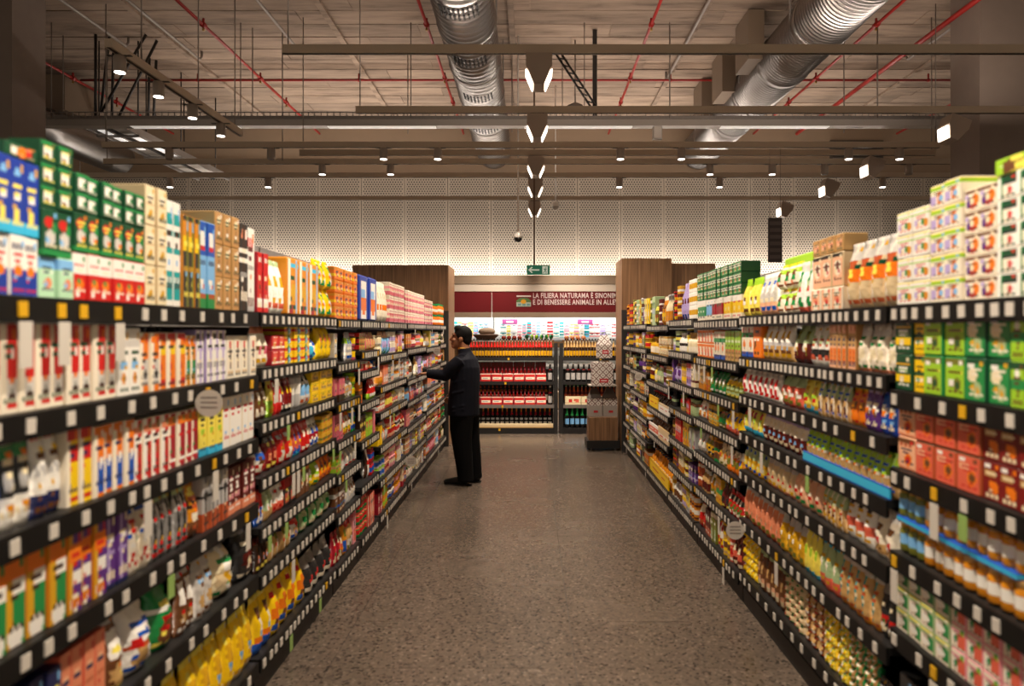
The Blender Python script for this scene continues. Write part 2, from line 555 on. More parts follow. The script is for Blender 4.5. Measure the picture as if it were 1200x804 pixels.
# lattice brace near the middle
t = thing('lattice_brace', 'slanting perforated steel channel brace beside the middle pendant lamp', 'brace', (0.328, 11.6, 6.244))
b = Vector((1.010, 11.6, 5.207)) - Vector((0.328, 11.6, 6.244))
a0 = Vector((0, 0, .0))
MB().tube([a0, b], .018, 4).tube([a0 + Vector((.09, 0, 0)), b + Vector((.09, 0, 0))], .018, 4).build('channel', M_DARK, t)
for k in range(9):
    p = b * (k + .5) / 9
    MB().tube([p, p + Vector((.09, 0, -.03))], .012, 4).build('rung', M_DARK, t)
t = thing('ceiling_post', 'upright dark steel channel hanging beside the slanting lattice brace', 'post', ((1.041, 11.8, 6.448)[0], 11.8, CEIL - .01))
MB().box(-.035, .035, -.03, .03, -1.50, 0).build('channel', M_DARK, t)
for i, (px, y, zb) in enumerate(((600, 12.4, 5.1), (659, 12.4, 5.15), (785, 11.7, 5.1), (1028, 11.7, 5.1), (296, 11.7, 5.1), (331, 11.7, 4.45), (989, 11.7, 4.9), (1118, 11.2, 4.5), (478, 12.5, 5.1), (74, 12, 5.1))):
    X = (px - 622) / 850 * y
    tag(MB().tube([(X, y, zb), (X, y, CEIL - .01)], .009, 6).build('threaded_rod', M_ROD), ORD[i] + ' slim threaded rod hanging from the concrete ceiling above the tray', 'rod', 'threaded hanger rods')

# light rails
RZ = 4.44
RAILY = []
for i, (y, x0, x1) in enumerate(((7.17, -2.45, 6.4), (9.13, -2.2, 7.2), (10.84, -6.4, 6.1), (11.31, -3.6, 6.3), (11.9, -7.0, 9), (12.95, -9.5, 9), (15.2, -9.5, 9))):
    t = thing('light_rail', ORD[i] + ' taupe light rail across the store, counted from the front', 'rail', (0, y, RZ), 'cross light rails')
    MB().box(x0, x1, -.03, .03, 0, .085).build('rail', M_RAIL, t)
    MB().box(x0, x1, -.014, .014, -.004, .0).build('track_slot', M_DARK, t)
    for x in (x0 + .05, x1 - .05):
        MB().tube([(x, 0, .08), (x, 0, CEIL - RZ - .012)], .008, 5).build('hanger_wire', M_ROD, t)
    RAILY.append(y)
    if y < 10 or y > 12.5: area('ceiling_fill', ((x0 + x1) / 2, y, RZ + .10), (math.pi, 0, 0), min(x1 - x0 - 1.2, 13), .05, UP_W, (1, .87, .76))  # upward fill added to lift the ceiling, not a lamp of the rail
t = thing('light_rail', 'long light rail running towards the back wall over the side tray end', 'rail', (-4.08, 7, RZ))
MB().box(-.035, .035, 0, 3.2, 0, .085).build('rail', M_RAIL, t)
MB().box(-.014, .014, 0, 3.2, -.004, 0).build('track_slot', M_DARK, t)
for y in (.6, 1.9, 3.0):
    MB().tube([(0, y, .08), (0, y, CEIL - RZ - .012)], .008, 5).build('hanger_wire', M_ROD, t)

# ---------------------------------------------------------------- pendant lamps that wash the shelves
M_PEND = mat('taupe_lamp', '8f7d6d', .5)
M_LAMP = mat('lamp_face', 'ffffff', .4, emit=(1, .90, .76), estr=6)
pb = MB().prism([(-.128, 0), (-.128, -.13), (-.112, -.152), (-.05, -.30), (.05, -.30), (.112, -.152), (.128, -.13), (.128, 0)], 'y', -.13, .13).mesh('lamp_body', M_PEND)
pf = [MB().prism([(s * .123, -.155), (s * .061, -.295), (s * .068, -.300), (s * .131, -.158)][::s], 'y', -.12, .12).mesh('lamp_face', M_LAMP) for s in (-1, 1)]
pm = MB().box(-.09, .09, -.04, .04, 0, .03).mesh('lamp_mount', M_DARK)


def pendant(x, y, label, tilt=0.0, faces=(0, 1), lit=True, power=None):
    t = thing('pendant_lamp', label, 'lamp', (x, y, RZ - (.075 if tilt else .035)), 'shelf washing pendant lamps')
    t.rotation_euler = (0, tilt, 0)
    link('lamp_body', pb, t); link('lamp_mount', pm, t)
    if y < 7: MB().tube([(0, 0, .03), (0, 0, CEIL - RZ + .02)], .008, 5).build('hanger_wire', M_ROD, t)
    for s in (0, 1):
        if s in faces:
            link('lamp_face', pf[s], t)
    return t


for k in range(-3, 5):
    y = RAILY[(0, 1, 3, 5, 6)[k]] if k >= 0 else 6.82 + 1.98 * k
    pendant(.08, y, (ORD[k] + ' twin-faced pendant lamp along the aisle centre line') if k >= 0 else (ORD[-k - 1] + ' twin-faced pendant lamp behind the viewer, over the aisle centre'))
    for s in (-1, 1):
        spot('shelf_spot', (.08 + s * .13, y, RZ - .30), (s * 1.35, y, 1.36), SHELF_SPOT_W, 86, .8)
    if k in (0, 1):     # extra spots added here to brighten the bottle racks; no lamp face points forward
        spot('rack_fill_spot', (.08, y + .14, RZ - .31), (.1, 12.0, .55), SHELF_SPOT_W * .9, 34, .8)
for k in range(4):
    y = RAILY[(1, 3, 5, 6)[k]]
    pendant(5.36, y, ORD[k] + ' tilted pendant lamp over the second aisle, counted from the grey column', .35, (0,))
    spot('shelf_spot', (5.1, y, RZ - .32), (3.2, y, .9), SHELF_SPOT_W * .6, 90, .7)

# ---------------------------------------------------------------- small downlights on the rails
M_DL = mat('downlight_grey', '857668', .5)
M_DLF = mat('downlight_face', 'ffffff', .4, emit=(1, .9, .78), estr=6)
M_OFF = mat('downlight_unlit', '6a5e54', .5)
dl_b = MB().lathe([(.050, 0), (.060, -.02), (.060, -.155), (.052, -.165)], 14).mesh('lamp_body', M_DL)
dl_f = MB().lathe([(.050, -.172), (.050, -.1655)], 14).mesh('lamp_face', M_DLF)
dl_o = MB().lathe([(.050, -.172), (.050, -.1655)], 14).mesh('lamp_face', M_OFF)
dl_a = MB().box(-.12, .12, -.02, .02, -.006, .0).mesh('track_adapter', M_DARK)
n_d = 0
for (x, y, on, where) in (
        (-4.08, 7.95, 1, 'the long side rail'), (-4.08, 8.75, 1, 'the long side rail'), (-4.08, 9.55, 1, 'the long side rail'), (-4.08, 7.2, 1, 'the long side rail'),
        (-2.20, 10.84, 1, 'the third cross rail'), (-1.39, 10.84, 1, 'the third cross rail'), (1.34, 10.84, 1, 'the third cross rail'), (2.25, 10.84, 1, 'the third cross rail'), (4.75, 10.84, 1, 'the third cross rail'), (5.51, 10.84, 1, 'the third cross rail'), (-3.88, 10.84, 0, 'the third cross rail'), (-5.4, 10.84, 0, 'the third cross rail'),
        (-3.42, 11.9, 1, 'the fifth cross rail'), (-2.30, 11.9, 1, 'the fifth cross rail'), (2.94, 11.9, 1, 'the fifth cross rail'), (3.96, 11.9, 1, 'the fifth cross rail'), (4.82, 11.9, 0, 'the fifth cross rail'), (6.2, 11.9, 0, 'the fifth cross rail'),
        (-6.44, 12.95, 1, 'the sixth cross rail'), (-4.69, 12.95, 1, 'the sixth cross rail'), (1.58, 12.95, 1, 'the sixth cross rail'), (3.37, 12.95, 1, 'the sixth cross rail'), (6.28, 12.95, 1, 'the sixth cross rail')):
    t = thing('downlight', ORD[n_d] + ' small grey ' + ('lit' if on else 'unlit') + ' downlight, on ' + where, 'lamp', (x, y, RZ - .005), 'small downlights on the rails')
    link('lamp_body', dl_b, t); link('lamp_face', dl_f if on else dl_o, t); link('track_adapter', dl_a, t)
    n_d += 1
    if on:
        if where[4:9] == 'third' and abs(x) < 3:
            spot('downlight_spot', (x, y, RZ - .19), (x * .75, 12.0, .75), DOWN_W * 2.2, 60, .7, size=.05)
        else:
            spot('downlight_spot', (x, y, RZ - .19), (x, y + .1, 0), DOWN_W, 70, .5, size=.05)

# ---------------------------------------------------------------- exit sign, cameras, hanging sign
M_EXIT = mat('exit_green', '0f5a3c', .4, emit=(.02, .14, .08), estr=.5)
M_EXW = mat('exit_white', 'd9e2cf', .4, emit=(.8, .85, .7), estr=.35)
t = thing('exit_sign', 'green exit sign with arrow and running figure hanging over the aisle end', 'sign', (.13, 12.6, 2.76))
MB().box(-.20, .20, -.02, .02, -.082, .082).build('sign_board', M_EXIT, t)
MB().box(-.20, -.19, -.024, -.02, -.082, .082).box(.19, .20, -.024, -.02, -.082, .082).box(-.19, .19, -.024, -.02, .074, .082).box(-.19, .19, -.024, -.02, -.082, -.074).build('border', M_EXIT, t)
MB().prism([(-.175, 0), (-.115, .055), (-.095, .045), (-.13, .012), (.02, .012), (.02, -.012), (-.13, -.012), (-.095, -.045), (-.115, -.055)], 'y', -.024, -.0205).build('arrow', M_EXW, t)
MB().prism([(.07, -.065), (.165, -.065), (.165, .065), (.07, .065)], 'y', -.023, -.0205).build('door_pictogram', M_EXW, t)
mb = MB().prism([(.122, .040), (.134, .046), (.142, .036), (.132, .028)], 'y', -.026, -.0235)
mb.prism([(.108, .024), (.132, .024), (.128, -.012), (.112, -.012)], 'y', -.026, -.0235)
mb.prism([(.108, .024), (.090, .006), (.095, .000), (.112, .012)], 'y', -.026, -.0235)
mb.prism([(.130, .024), (.150, .010), (.147, .003), (.128, .012)], 'y', -.026, -.0235)
mb.prism([(.112, -.012), (.100, -.034), (.082, -.040), (.086, -.048), (.108, -.042), (.120, -.018)], 'y', -.026, -.0235)
mb.prism([(.118, -.012), (.132, -.030), (.128, -.056), (.138, -.056), (.142, -.028), (.128, -.010)], 'y', -.026, -.0235)
mb.build('running_figure', M_EXIT, t)
M_RUST = mat('brown_post', '5d4536', .6)
MB().box(-.085, -.055, -.012, .012, .082, CEIL - 2.77).build('hanging_post', M_RUST, t)
M_WPL = mat('white_plastic', 'd8d0c6', .4)
M_BLK = mat('black_gloss', '100e0d', .15)
for i, (x, y, z, top, lab) in enumerate(((-.21, 12.0, 3.24, CEIL, 'white dome camera with black eye hanging on a pole beside the exit sign'), (.49, 14.4, 4.17, CEIL, 'small clear dome sensor just below the last rail'))):
    t = thing('dome_camera', lab, 'camera', (x, y, z))
    MB().lathe([(.03, .10), (.066, .075), (.072, .01), (.070, 0)][::-1], 16).build('camera_housing', M_WPL, t)
    MB().lathe([(.068, -.001), (.064, -.035), (.045, -.06), (.012, -.072)][::-1], 16).build('camera_dome', M_BLK if i == 0 else M_ALU, t)
    MB().tube([(0, 0, .095), (0, 0, top - z - .02)], .012, 8).build('pole', M_WPL, t)
t = thing('hanging_sign', 'narrow dark hanging sign board seen above the green cartons', 'sign', (3.65, 10.84, 3.06))
MB().box(-.10, .10, -.02, .02, -.33, .33).build('sign_board', mat('dark_board', '3a302d', .6), t)
for k in range(6):
    MB().box(-.085, .085, -.024, -.0205, -.28 + k * .1, -.225 + k * .1).build('sign_line', mat('dark_board_line', '594c46', .6), t)
for x in (-.08, .08):
    MB().tube([(x, 0, .33), (x, 0, RZ - 3.061)], .004, 5).build('hanging_wire', M_ROD, t)
t = thing('junction_box', 'pale grey junction box clipped under the long cable tray', 'box', (1.98, 11.36, 4.78))
MB().box(-.07, .07, -.05, .05, -.08, .12).build('enclosure', M_ALU, t)
MB().box(-.06, .06, -.058, -.0505, -.07, .11).build('cover', M_WPL, t)
t = thing('ceiling_speaker', 'round grey speaker fixed between pendant lamp and lattice brace', 'speaker', ((0.746, 12.2, 5.432)))
MB().lathe([(.05, .10), (.13, .06), (.14, .0), (.12, -.03)][::-1], 16).build('housing', M_ROD, t)
MB().lathe([(.11, -.031), (.10, -.045)][::-1], 16).build('speaker_grille', M_DARK, t)
MB().tube([(0, 0, .09), (0, 0, CEIL - (0.746, 12.2, 5.432)[2] - .01)], .012, 6).build('pole', M_ROD, t)

# ================================================================ SHELVING RUNS
M_SHELF = mat('black_shelf', '191716', .5, .1)
M_LIP = mat('black_price_rail', '100f0e', .5, spec=.25)
M_BACKP = mat('dark_back_panel', '2a2725', .6)
M_CAP = mat('grey_spine', '8d8883', .5, .2)
M_TAG = mat('white_price_tag', 'cfc7ba', .5)
M_YTAG = mat('yellow_promo_tag', 'd9a514', .45)
M_GTAG = mat('green_promo_tag', '8fae5c', .5)
M_WOOD = None


def wood(name, dark, light, sc_=(14, 14, .5)):
    m = bpy.data.materials.new(name)
    m.use_nodes = True
    nt = m.node_tree; N = nt.nodes; L_ = nt.links
    b = N['Principled BSDF']; b.inputs['Roughness'].default_value = .5
    tc = N.new('ShaderNodeTexCoord'); mp = N.new('ShaderNodeMapping'); mp.inputs['Scale'].default_value = sc_
    n = N.new('ShaderNodeTexNoise'); n.inputs['Scale'].default_value = 2.5; n.inputs['Detail'].default_value = 7
    r = N.new('ShaderNodeValToRGB'); e = r.color_ramp.elements
    e[0].position = .3; e[0].color = hx(dark); e[1].position = .7; e[1].color = hx(light)
    L_.new(tc.outputs['Object'], mp.inputs[0]); L_.new(mp.outputs[0], n.inputs['Vector'])
    L_.new(n.outputs[0], r.inputs[0]); L_.new(r.outputs[0], b.inputs['Base Color'])
    return m


M_WOOD = wood('walnut_veneer', '664930', '9c7450')

LX, RX = -1.24, 1.30        # shelf fronts of the two runs
DEPTH = .47
LEFT_Z1 = [1.786, 1.497, 1.213, .92, .59, .19]
SIX = [1.786, 1.53, 1.28, 1.02, .79, .57, .19]
LEFT = [  # y0, y1, shelves
    (.66, 3.31, LEFT_Z1),
    (3.33, 4.64, SIX),
    (4.66, 5.30, [1.78, 1.49, 1.23, .98, .76, .50, .17]),
    (5.32, 5.96, [1.78, 1.55, 1.40, 1.16, .88, .55, .17]),
    (5.98, 7.29, [1.78, 1.50, 1.24, 1.02, .74, .46, .17]),
    (7.31, 8.62, [1.78, 1.52, 1.20, .98, .72, .45, .17]),
    (8.64, 9.95, [1.78, 1.50, 1.25, 1.00, .74, .46, .17]),
    (9.97, 10.63, [1.78, 1.52, 1.27, 1.02, .74, .46, .17])]
RIGHT = [
    (1.28, 2.63, [1.792, 1.489, 1.208, .911, .632, .25]),
    (2.65, 4.53, [1.792, 1.54, 1.31, 1.08, .84, .54, .21]),
    (4.55, 5.78, [1.78, 1.50, 1.25, 1.02, .76, .48, .17]),
    (5.80, 6.85, [1.80, 1.52, 1.24, 1.00, .72, .46, .17]),
    (6.87, 8.12, [1.76, 1.45, 1.16, .88, .60, .17]),
    (8.14, 9.44, [1.78, 1.50, 1.22, .96, .70, .44, .17]),
    (9.46, 10.16, [1.78, 1.50, 1.24, .98, .72, .45, .17])]
SHELFW = {6: ['top', 'second', 'third', 'fourth', 'fifth', 'lowest'], 7: ['top', 'second', 'third', 'fourth', 'fifth', 'sixth', 'lowest']}

tag_me = {}
for nm, m in (('w', M_TAG), ('y', M_YTAG), ('g', M_GTAG)):
    tag_me[nm] = MB().prism([(-.016, -.019), (.016, -.019), (.016, .019), (-.016, .019)], 'x', 0, .004).mesh('price_tag', m)
card_me = MB().prism([(-.024, -.145), (.024, -.145), (.024, -.030), (-.024, -.030)], 'x', .004, .006).mesh('promo_card', M_TAG)
cardg_me = MB().prism([(-.022, -.105), (.022, -.105), (.022, -.028), (-.022, -.028)], 'x', .004, .006).mesh('promo_card', M_GTAG)


def build_bay(side, i, y0, y1, zs):
    s = 1 if side == 'left' else -1
    x = LX if side == 'left' else RX
    rz = 0 if s > 0 else math.pi
    name = {'left': 'on the side where the man stands', 'right': 'facing the man across the aisle'}[side]
    t = thing('shelving_bay', ORD[i] + ' black shelving bay from the front, ' + name, 'shelving', (x, (y0 + y1) / 2, 0), 'black shelving bays', rz)
    hw = (y1 - y0) / 2
    top = 2.24 if side == 'left' else 2.14
    if side == 'left' and i == 0: top = 2.05
    MB().box(-.54, -.50, -hw, hw, .0, 1.72).build('back_panel', M_BACKP, t)
    MB().box(-.54, -.50, -hw, hw, 1.722, top).build('top_panel', M_CAP, t)
    MB().box(-.5, -.03, -hw, hw, .0, .10).build('plinth', M_SHELF, t)
    for e in (-1, 1):
        MB().box(-.50, -.46, e * hw - (.018 if e > 0 else 0), e * hw + (.018 if e < 0 else 0), .1, 1.72).build('upright', M_SHELF, t)
    rng = random.Random(100 * i + (0 if s > 0 else 50))
    for k, z in enumerate(zs):
        mb = MB().box(-.455, -.012, -hw + .004, hw - .004, z - .028, z)
        mb.prism([(-.012, z - .062), (0, z - .066), (0, z), (-.012, z)], 'y', -hw + .004, hw - .004, 1)
        sh = mb.build('shelf', [M_SHELF, M_LIP], t)
        tag(sh, None)
        # price tags along the rail
        near = (y0 + y1) / 2 < 7
        yy = -hw + .04
        step = {True: (.085, .17), False: (.06, .095)}[(side == 'left' and i == 0) or (side == 'right' and i == 0 and k > 0) or (side == 'right' and i == 1 and k > 1)]
        if not near:
            mb = MB()
        while yy < hw - .04:
            ym = (y0 + y1) / 2 + yy * s
            kind = 'w'
            if near:
                q = rng.random()
                if k == 0 and side == 'left' and i == 0 and ym < 2.3: kind = 'y'
                elif q < .06 and not (k == 0 and side == 'right'): kind = 'y'
                if not (side == 'left' and i == 0 and ym < 1.45) and not (side == 'right' and i == 0 and ym < 1.65):
                    o = link('price_tag', tag_me[kind], sh, (.001, yy, z - .032))
                    o.rotation_euler = (rng.uniform(-.04, .04), 0, 0)
                    q = rng.random()
                    if kind == 'y' and q < .5: link('promo_card', card_me, sh, (.001, yy + .006, z - .032))
                    elif q < .035 and k > 0: link('promo_card', cardg_me, sh, (.001, yy, z - .032))
                    elif q < .055 and k > 0: link('promo_card', card_me, sh, (.001, yy, z - .032))
            else:
                mb.box(.001, .005, yy - .014, yy + .014, z - .050, z - .014)
                if rng.random() < .05: mb.box(.005, .007, yy - .02, yy + .02, z - .12, z - .06)
            yy += rng.uniform(*step)
        if not near:
            tag(mb.build('price_tags', M_TAG, sh), kind='stuff')
    return t


for i, (a, b, zs) in enumerate(LEFT): build_bay('left', i, a, b, zs)
for i, (a, b, zs) in enumerate(RIGHT): build_bay('right', i, a, b, zs)
# round white promo discs standing out from the rails
disc = MB().tube([(0, -.001, 0), (0, .001, 0)], .05, 20).mesh('promo_disc', M_TAG)
stalk = MB().box(-.05, .0, -.002, .002, -.012, .012).mesh('stalk', M_TAG)
for i, (sd, y, z, r, lab) in enumerate((('left', 2.66, 1.435, 1.0, 'round white promo disc sticking out above the orange and red boxes'), ('left', 9.1, 1.45, .9, 'round white promo disc just before the man reaching arm'), ('left', 7.15, .415, 1.1, 'round white promo disc low down over the red packs'), ('right', 4.4, .49, 1.1, 'round grey promo disc sticking out low over yellow packs'), ('right', 8.35, 1.175, .9, 'round pale promo disc beside the yellow boxes'))):
    s = 1 if sd == 'left' else -1
    t = thing('promo_disc', lab, 'sign', ((LX if s > 0 else RX) + s * .06, y, z), 'round promo discs')
    t.scale = (r, 1, r)
    o = link('disc', disc, t); o = link('stalk', stalk, t)
    if s < 0: o.location.x = .05
    mb = MB()
    for k in range(3): mb.box(-.03, .03, -.0022, -.0012, .018 - k * .018, .024 - k * .018)
    mb.build('printed_line', mat('grey_ink', '8a8078', .6), t)

# wood-veneered end units with tall head panels
def end_unit(label, x0, x1, y0, y1, ztop, back_first):
    t = thing('end_unit', label, 'end panel', ((x0 + x1) / 2, y0, 0))
    hw = (x1 - x0) / 2; d = y1 - y0
    MB().box(-hw, hw, 0, .04, 2.0, ztop).build('head_panel', M_WOOD, t)
    e = 1 if x0 < 0 else -1
    MB().box(e * hw - (.035 if e > 0 else 0), e * hw + (.035 if e < 0 else 0), .0401, d, 0, ztop).build('side_panel', M_WOOD, t)
    MB().box(-e * hw - (.035 if e < 0 else 0), -e * hw + (.035 if e > 0 else 0), .0401, d, 0, ztop).build('side_panel', M_WOOD, t)
    MB().box(-hw + .036, hw - .036, .0401, d, ztop - .04, ztop - .001).build('top_panel', M_WOOD, t)
    MB().box(-hw, hw, 0, .04, 0, 1.998).build('inner_panel', M_BACKP, t)
    return t


end_unit('walnut end unit with tall head panel behind the pink biscuit packs', -2.62, -1.21, 10.66, 11.5, 2.67, 0)
end_unit('walnut end unit with tall head panel beside the panettone display', 1.28, 1.98, 10.2, 10.92, 2.72, 0)
end_unit('lower walnut end unit just behind the taller one', 1.99, 2.62, 10.3, 10.92, 2.66, 0)

# ================================================================ PACKAGED GOODS
def parse(d):
    """'white; b 0 .3 red; c .5 .6 .3 orange' -> layers. b band, s stripe, r rectangle, c disc, t row of small print, side/top colours"""
    base = None; L_ = []; side = top = None
    for q in d.split(';'):
        a = q.split()
        if not a: continue
        if len(a) == 1: base = PAL[a[0]]
        elif a[0] == 'side': side = PAL[a[1]]
        elif a[0] == 'top': top = PAL[a[1]]
        else: L_.append((a[0], [float(x) for x in a[1:-1]], PAL[a[-1]]))
    return base, L_, side, top


def paint(des, face, u, v, asp=1.0, iu=0):
    base, L_, side, top = des
    if face == 'top': return top or side or base
    c = side if (face == 'side' and side) else base
    for k, p, col in L_:
        if k == 'b' and p[0] <= v < p[1] and not (face == 'side' and side): c = col
        if face != 'front': continue
        if k == 's' and p[0] <= u < p[1]: c = col
        elif k == 'r' and p[0] <= u < p[1] and p[2] <= v < p[3]: c = col
        elif k == 'c' and (u - p[0]) ** 2 + ((v - p[1]) * asp) ** 2 < p[2] ** 2: c = col
        elif k == 't' and p[0] <= v < p[0] + .07 and .12 < u < .88 and (iu * 7 + int(v * 60)) % 3: c = col
    return c


def detail(des, rng, shape):
    """adds the small print every pack carries: a title block, lines of text, a picture, a seal"""
    if shape not in ('box', 'bag'): return des
    base, L_, side, top = des
    lum = lambda c: .3 * c[0] + .6 * c[1] + .1 * c[2]
    ink = PAL[rng.choice(('darkbrown', 'navy', 'darkgreen', 'maroon', 'red', 'charcoal'))] if lum(base) > .22 else PAL[rng.choice(('white', 'cream', 'lemon', 'ivory'))]
    if shape == 'bag' and lum(base) > .22: ink = PAL[rng.choice(('brown', 'red', 'green', 'gold', 'olive', 'terracotta', 'blue'))]
    two = PAL[rng.choice(('red', 'gold', 'green', 'white', 'brown', 'sky', 'orange', 'cream'))]
    v = rng.uniform(.58, .74)
    L_ = L_ + [('r', (.22, .78, v, v + .055), ink), ('r', (.3, .66, v - .10, v - .06), ink), ('t', (rng.uniform(.05, .16),), ink)]
    u = rng.uniform(.25, .7)
    L_ = L_ + [('c', (u, rng.uniform(.3, .45), .13), two), ('r', (u - .1, u + .02, .2, .27), ink), ('r', (.72, .9, .86, .95), two)]
    return base, L_, side, top


def box_mesh(name, w, d, h, des, nu=6, nv=9, mat_=None):
    """front face at x=0 looking to +x; width along y, centred; base at z=0"""
    mb = MB(); asp = h / max(w, .01)
    e = min(w, d, h) * .04
    o = len(mb.v)
    for j in range(nv + 1):
        for i in range(nu + 1):
            mb.v.append((0, -w / 2 + e + (w - 2 * e) * i / nu, e + (h - 2 * e) * j / nv))
    for j in range(nv):
        for i in range(nu):
            a = j * (nu + 1) + i
            mb.face([a, a + 1, a + nu + 2, a + nu + 1], 0, paint(des, 'front', (i + .5) / nu, (j + .5) / nv, asp, i))
    # chamfer ring to the outer hull, then sides, back and top
    nb = max(2, nv)
    for sgn in (-1, 1):
        o = len(mb.v); xs = [0, -e, -d * .5, -d]
        for j in range(nb + 1):
            z = e + (h - 2 * e) * j / nb
            for q, x in enumerate(xs):
                mb.v.append((x, sgn * (w / 2 - (e if q == 0 else 0)), z))
        for j in range(nb):
            for q in range(3):
                a = o + j * 4 + q
                f = [a, a + 4, a + 5, a + 1] if sgn > 0 else [a, a + 1, a + 5, a + 4]
                mb.face(f, 0, paint(des, 'side', .5, (j + .5) / nb))
    ct = paint(des, 'top', .5, .99); cb = paint(des, 'side', .5, .01)
    for z0, z1, c in ((h - e, h, ct), (e, 0, cb)):
        o = len(mb.v)
        mb.v += [(0, -w / 2 + e, z0), (0, w / 2 - e, z0), (-e, w / 2, z0), (-d, w / 2, z0), (-d, -w / 2, z0), (-e, -w / 2, z0),
                 (-e, -w / 2 + e, z1), (-e, w / 2 - e, z1), (-d, w / 2 - e, z1), (-d, -w / 2 + e, z1)]
        fs = [(0, 1, 7, 6), (1, 2, 7), (2, 3, 8, 7), (3, 4, 9, 8), (4, 5, 6, 9), (5, 0, 6), (6, 7, 8, 9)]
        for f in fs:
            mb.face([o + i for i in (f if z1 > z0 else f[::-1])], 0, c)
    o = len(mb.v)
    mb.v += [(-d, -w / 2, e), (-d, w / 2, e), (-d, w / 2, h - e), (-d, -w / 2, h - e)]
    mb.face([o, o + 3, o + 2, o + 1], 0, cb)
    return mb.mesh(name, mat_ or M_PAPER)


def bag_mesh(name, w, d, h, des, nu=7, nv=10, seed=0, lying=False, fin=.07):
    rng = random.Random(seed)
    mb = MB(); asp = h / max(w, .01)
    pts = {}

    def depth(u, v):
        a = max(0.0, math.sin(math.pi * min(max(u, 0), 1))) ** .55
        if v > 1 - fin: b = .06
        else:
            t = v / (1 - fin)
            b = min(1, .62 + t * 3) * (1 - max(0, (t - .45) / .55) ** 1.8) if not lying else math.sin(math.pi * max(.03, t)) ** .5
            b = max(b, .06)
        return d * .5 * a * b
    for side in (1, -1):
        for j in range(nv + 1):
            v = j / nv
            pinch = 1 - .10 * math.sin(math.pi * min(1, v)) ** 2 - (.05 if v > .9 else 0)
            sh = rng.uniform(-.006, .006) if v > .7 else 0
            for i in range(nu + 1):
                u = i / nu
                jx = rng.uniform(-.05, .05) * d if 0 < i < nu and 0 < j < nv else 0
                mb.v.append((-d * .5 + side * depth(u, v) + jx, (u - .5) * w * (1.0 if v < .1 else pinch + .06) + sh, v * h))
        o = 0 if side == 1 else (nu + 1) * (nv + 1)
        for j in range(nv):
            for i in range(nu):
                a = o + j * (nu + 1) + i
                f = [a, a + 1, a + nu + 2, a + nu + 1]
                mb.face(f if side > 0 else f[::-1], 0, paint(des, 'front' if side > 0 else 'back', (i + .5) / nu, (j + .5) / nv, asp, i), True)
    n1 = (nu + 1) * (nv + 1)
    for j in range(nv):
        for i, fl in ((0, 0), (nu, 1)):
            a = j * (nu + 1) + i
            f = [a, a + nu + 1, n1 + a + nu + 1, n1 + a]
            mb.face(f if not fl else f[::-1], 0, paint(des, 'side', .5, (j + .5) / nv), True)
    mb.face([n1 + i for i in range(nu + 1)] + [i for i in range(nu, -1, -1)], 0, paint(des, 'side', .5, .02))
    a = nv * (nu + 1)
    mb.face([a + i for i in range(nu + 1)] + [n1 + a + i for i in range(nu, -1, -1)], 0, paint(des, 'side', .5, .98))
    return mb.mesh(name, M_FILM)


def round_mesh(name, w, h, des, shape, seg=12, split=False):
    r = w / 2
    prof = {
        'jar': [(.9, 0), (1, .04), (1, .24), (1, .25), (1, .5), (1, .60), (1, .68), (.86, .78), (.80, .80), (.86, .81), (.86, .97), (.82, 1)],
        'can': [(.97, 0), (1, .02), (1, .12), (1, .3), (1, .5), (1, .7), (1, .88), (1, .98), (.96, 1)],
        'bottle': [(.92, 0), (1, .03), (1, .1), (1, .3), (1, .45), (.98, .56), (.7, .66), (.42, .74), (.37, .80), (.36, .90), (.45, .905), (.45, .99), (.40, 1)],
        'tub': [(.80, 0), (.86, .1), (.92, .4), (.97, .7), (1, .86), (1.04, .87), (1.04, .98), (1, 1)]}[shape]
    rings = []; cols = []
    for q, (a, b) in enumerate(prof):
        rings.append((a * r, b * h))
        vm = (b + prof[min(q + 1, len(prof) - 1)][1]) / 2
        cols.append(paint(des, 'front', .5, vm, h / w))
    m = M_GLASS if shape in ('jar', 'bottle') else M_PAPER
    cut = {'jar': 9, 'bottle': 10}.get(shape) if split else None
    if not cut:
        return MB().lathe(rings, seg, (-r, 0, 0), 0, cols).mesh(name, m)
    body = MB().lathe(rings[:cut + 1], seg, (-r, 0, 0), 0, cols[:cut] + cols[cut - 1:cut]).mesh(name, m)
    lid = MB().lathe([(rings[cut][0], rings[cut][1] + .0005)] + rings[cut + 1:], seg, (-r, 0, 0), 0, cols[cut:]).mesh('lid', M_PAPER)
    return body, lid


# kind -> (shape, category)
KINDS = dict(
    juice_carton=('box', 'carton'), milk_carton=('box', 'carton'), cereal_box=('box', 'box'), pasta_box=('box', 'box'), rice_box=('box', 'box'), tea_box=('box', 'box'),
    biscuit_box=('box', 'box'), cracker_pack=('box', 'pack'), coffee_pack=('box', 'pack'), gift_box=('box', 'box'), display_tray=('box', 'tray'), wafer_pack=('box', 'pack'), soup_carton=('box', 'carton'),
    snack_bag=('bag', 'bag'), bread_bag=('bag', 'bag'), pasta_bag=('bag', 'bag'), chip_bag=('bag', 'bag'), pouch=('bag', 'pouch'), candy_bag=('bag', 'bag'), flour_bag=('bag', 'bag'), cereal_bag=('bag', 'bag'), rusk_bag=('bag', 'bag'),
    sauce_jar=('jar', 'jar'), jam_jar=('jar', 'jar'), honey_jar=('jar', 'jar'), food_can=('can', 'can'), drink_can=('can', 'can'), oil_bottle=('bottle', 'bottle'), syrup_bottle=('bottle', 'bottle'), snack_tub=('tub', 'tub'), cream_tub=('tub', 'tub'), net_roll=('bag', 'pack'))

ITEMS = []      # (screen size, name, mesh, location, rz, label, cat, group, children)
USED = set()


def bay_words(side, i):
    return ORD[i] + ' bay on ' + ('man\'s side' if side == 'left' else 'opposite side')


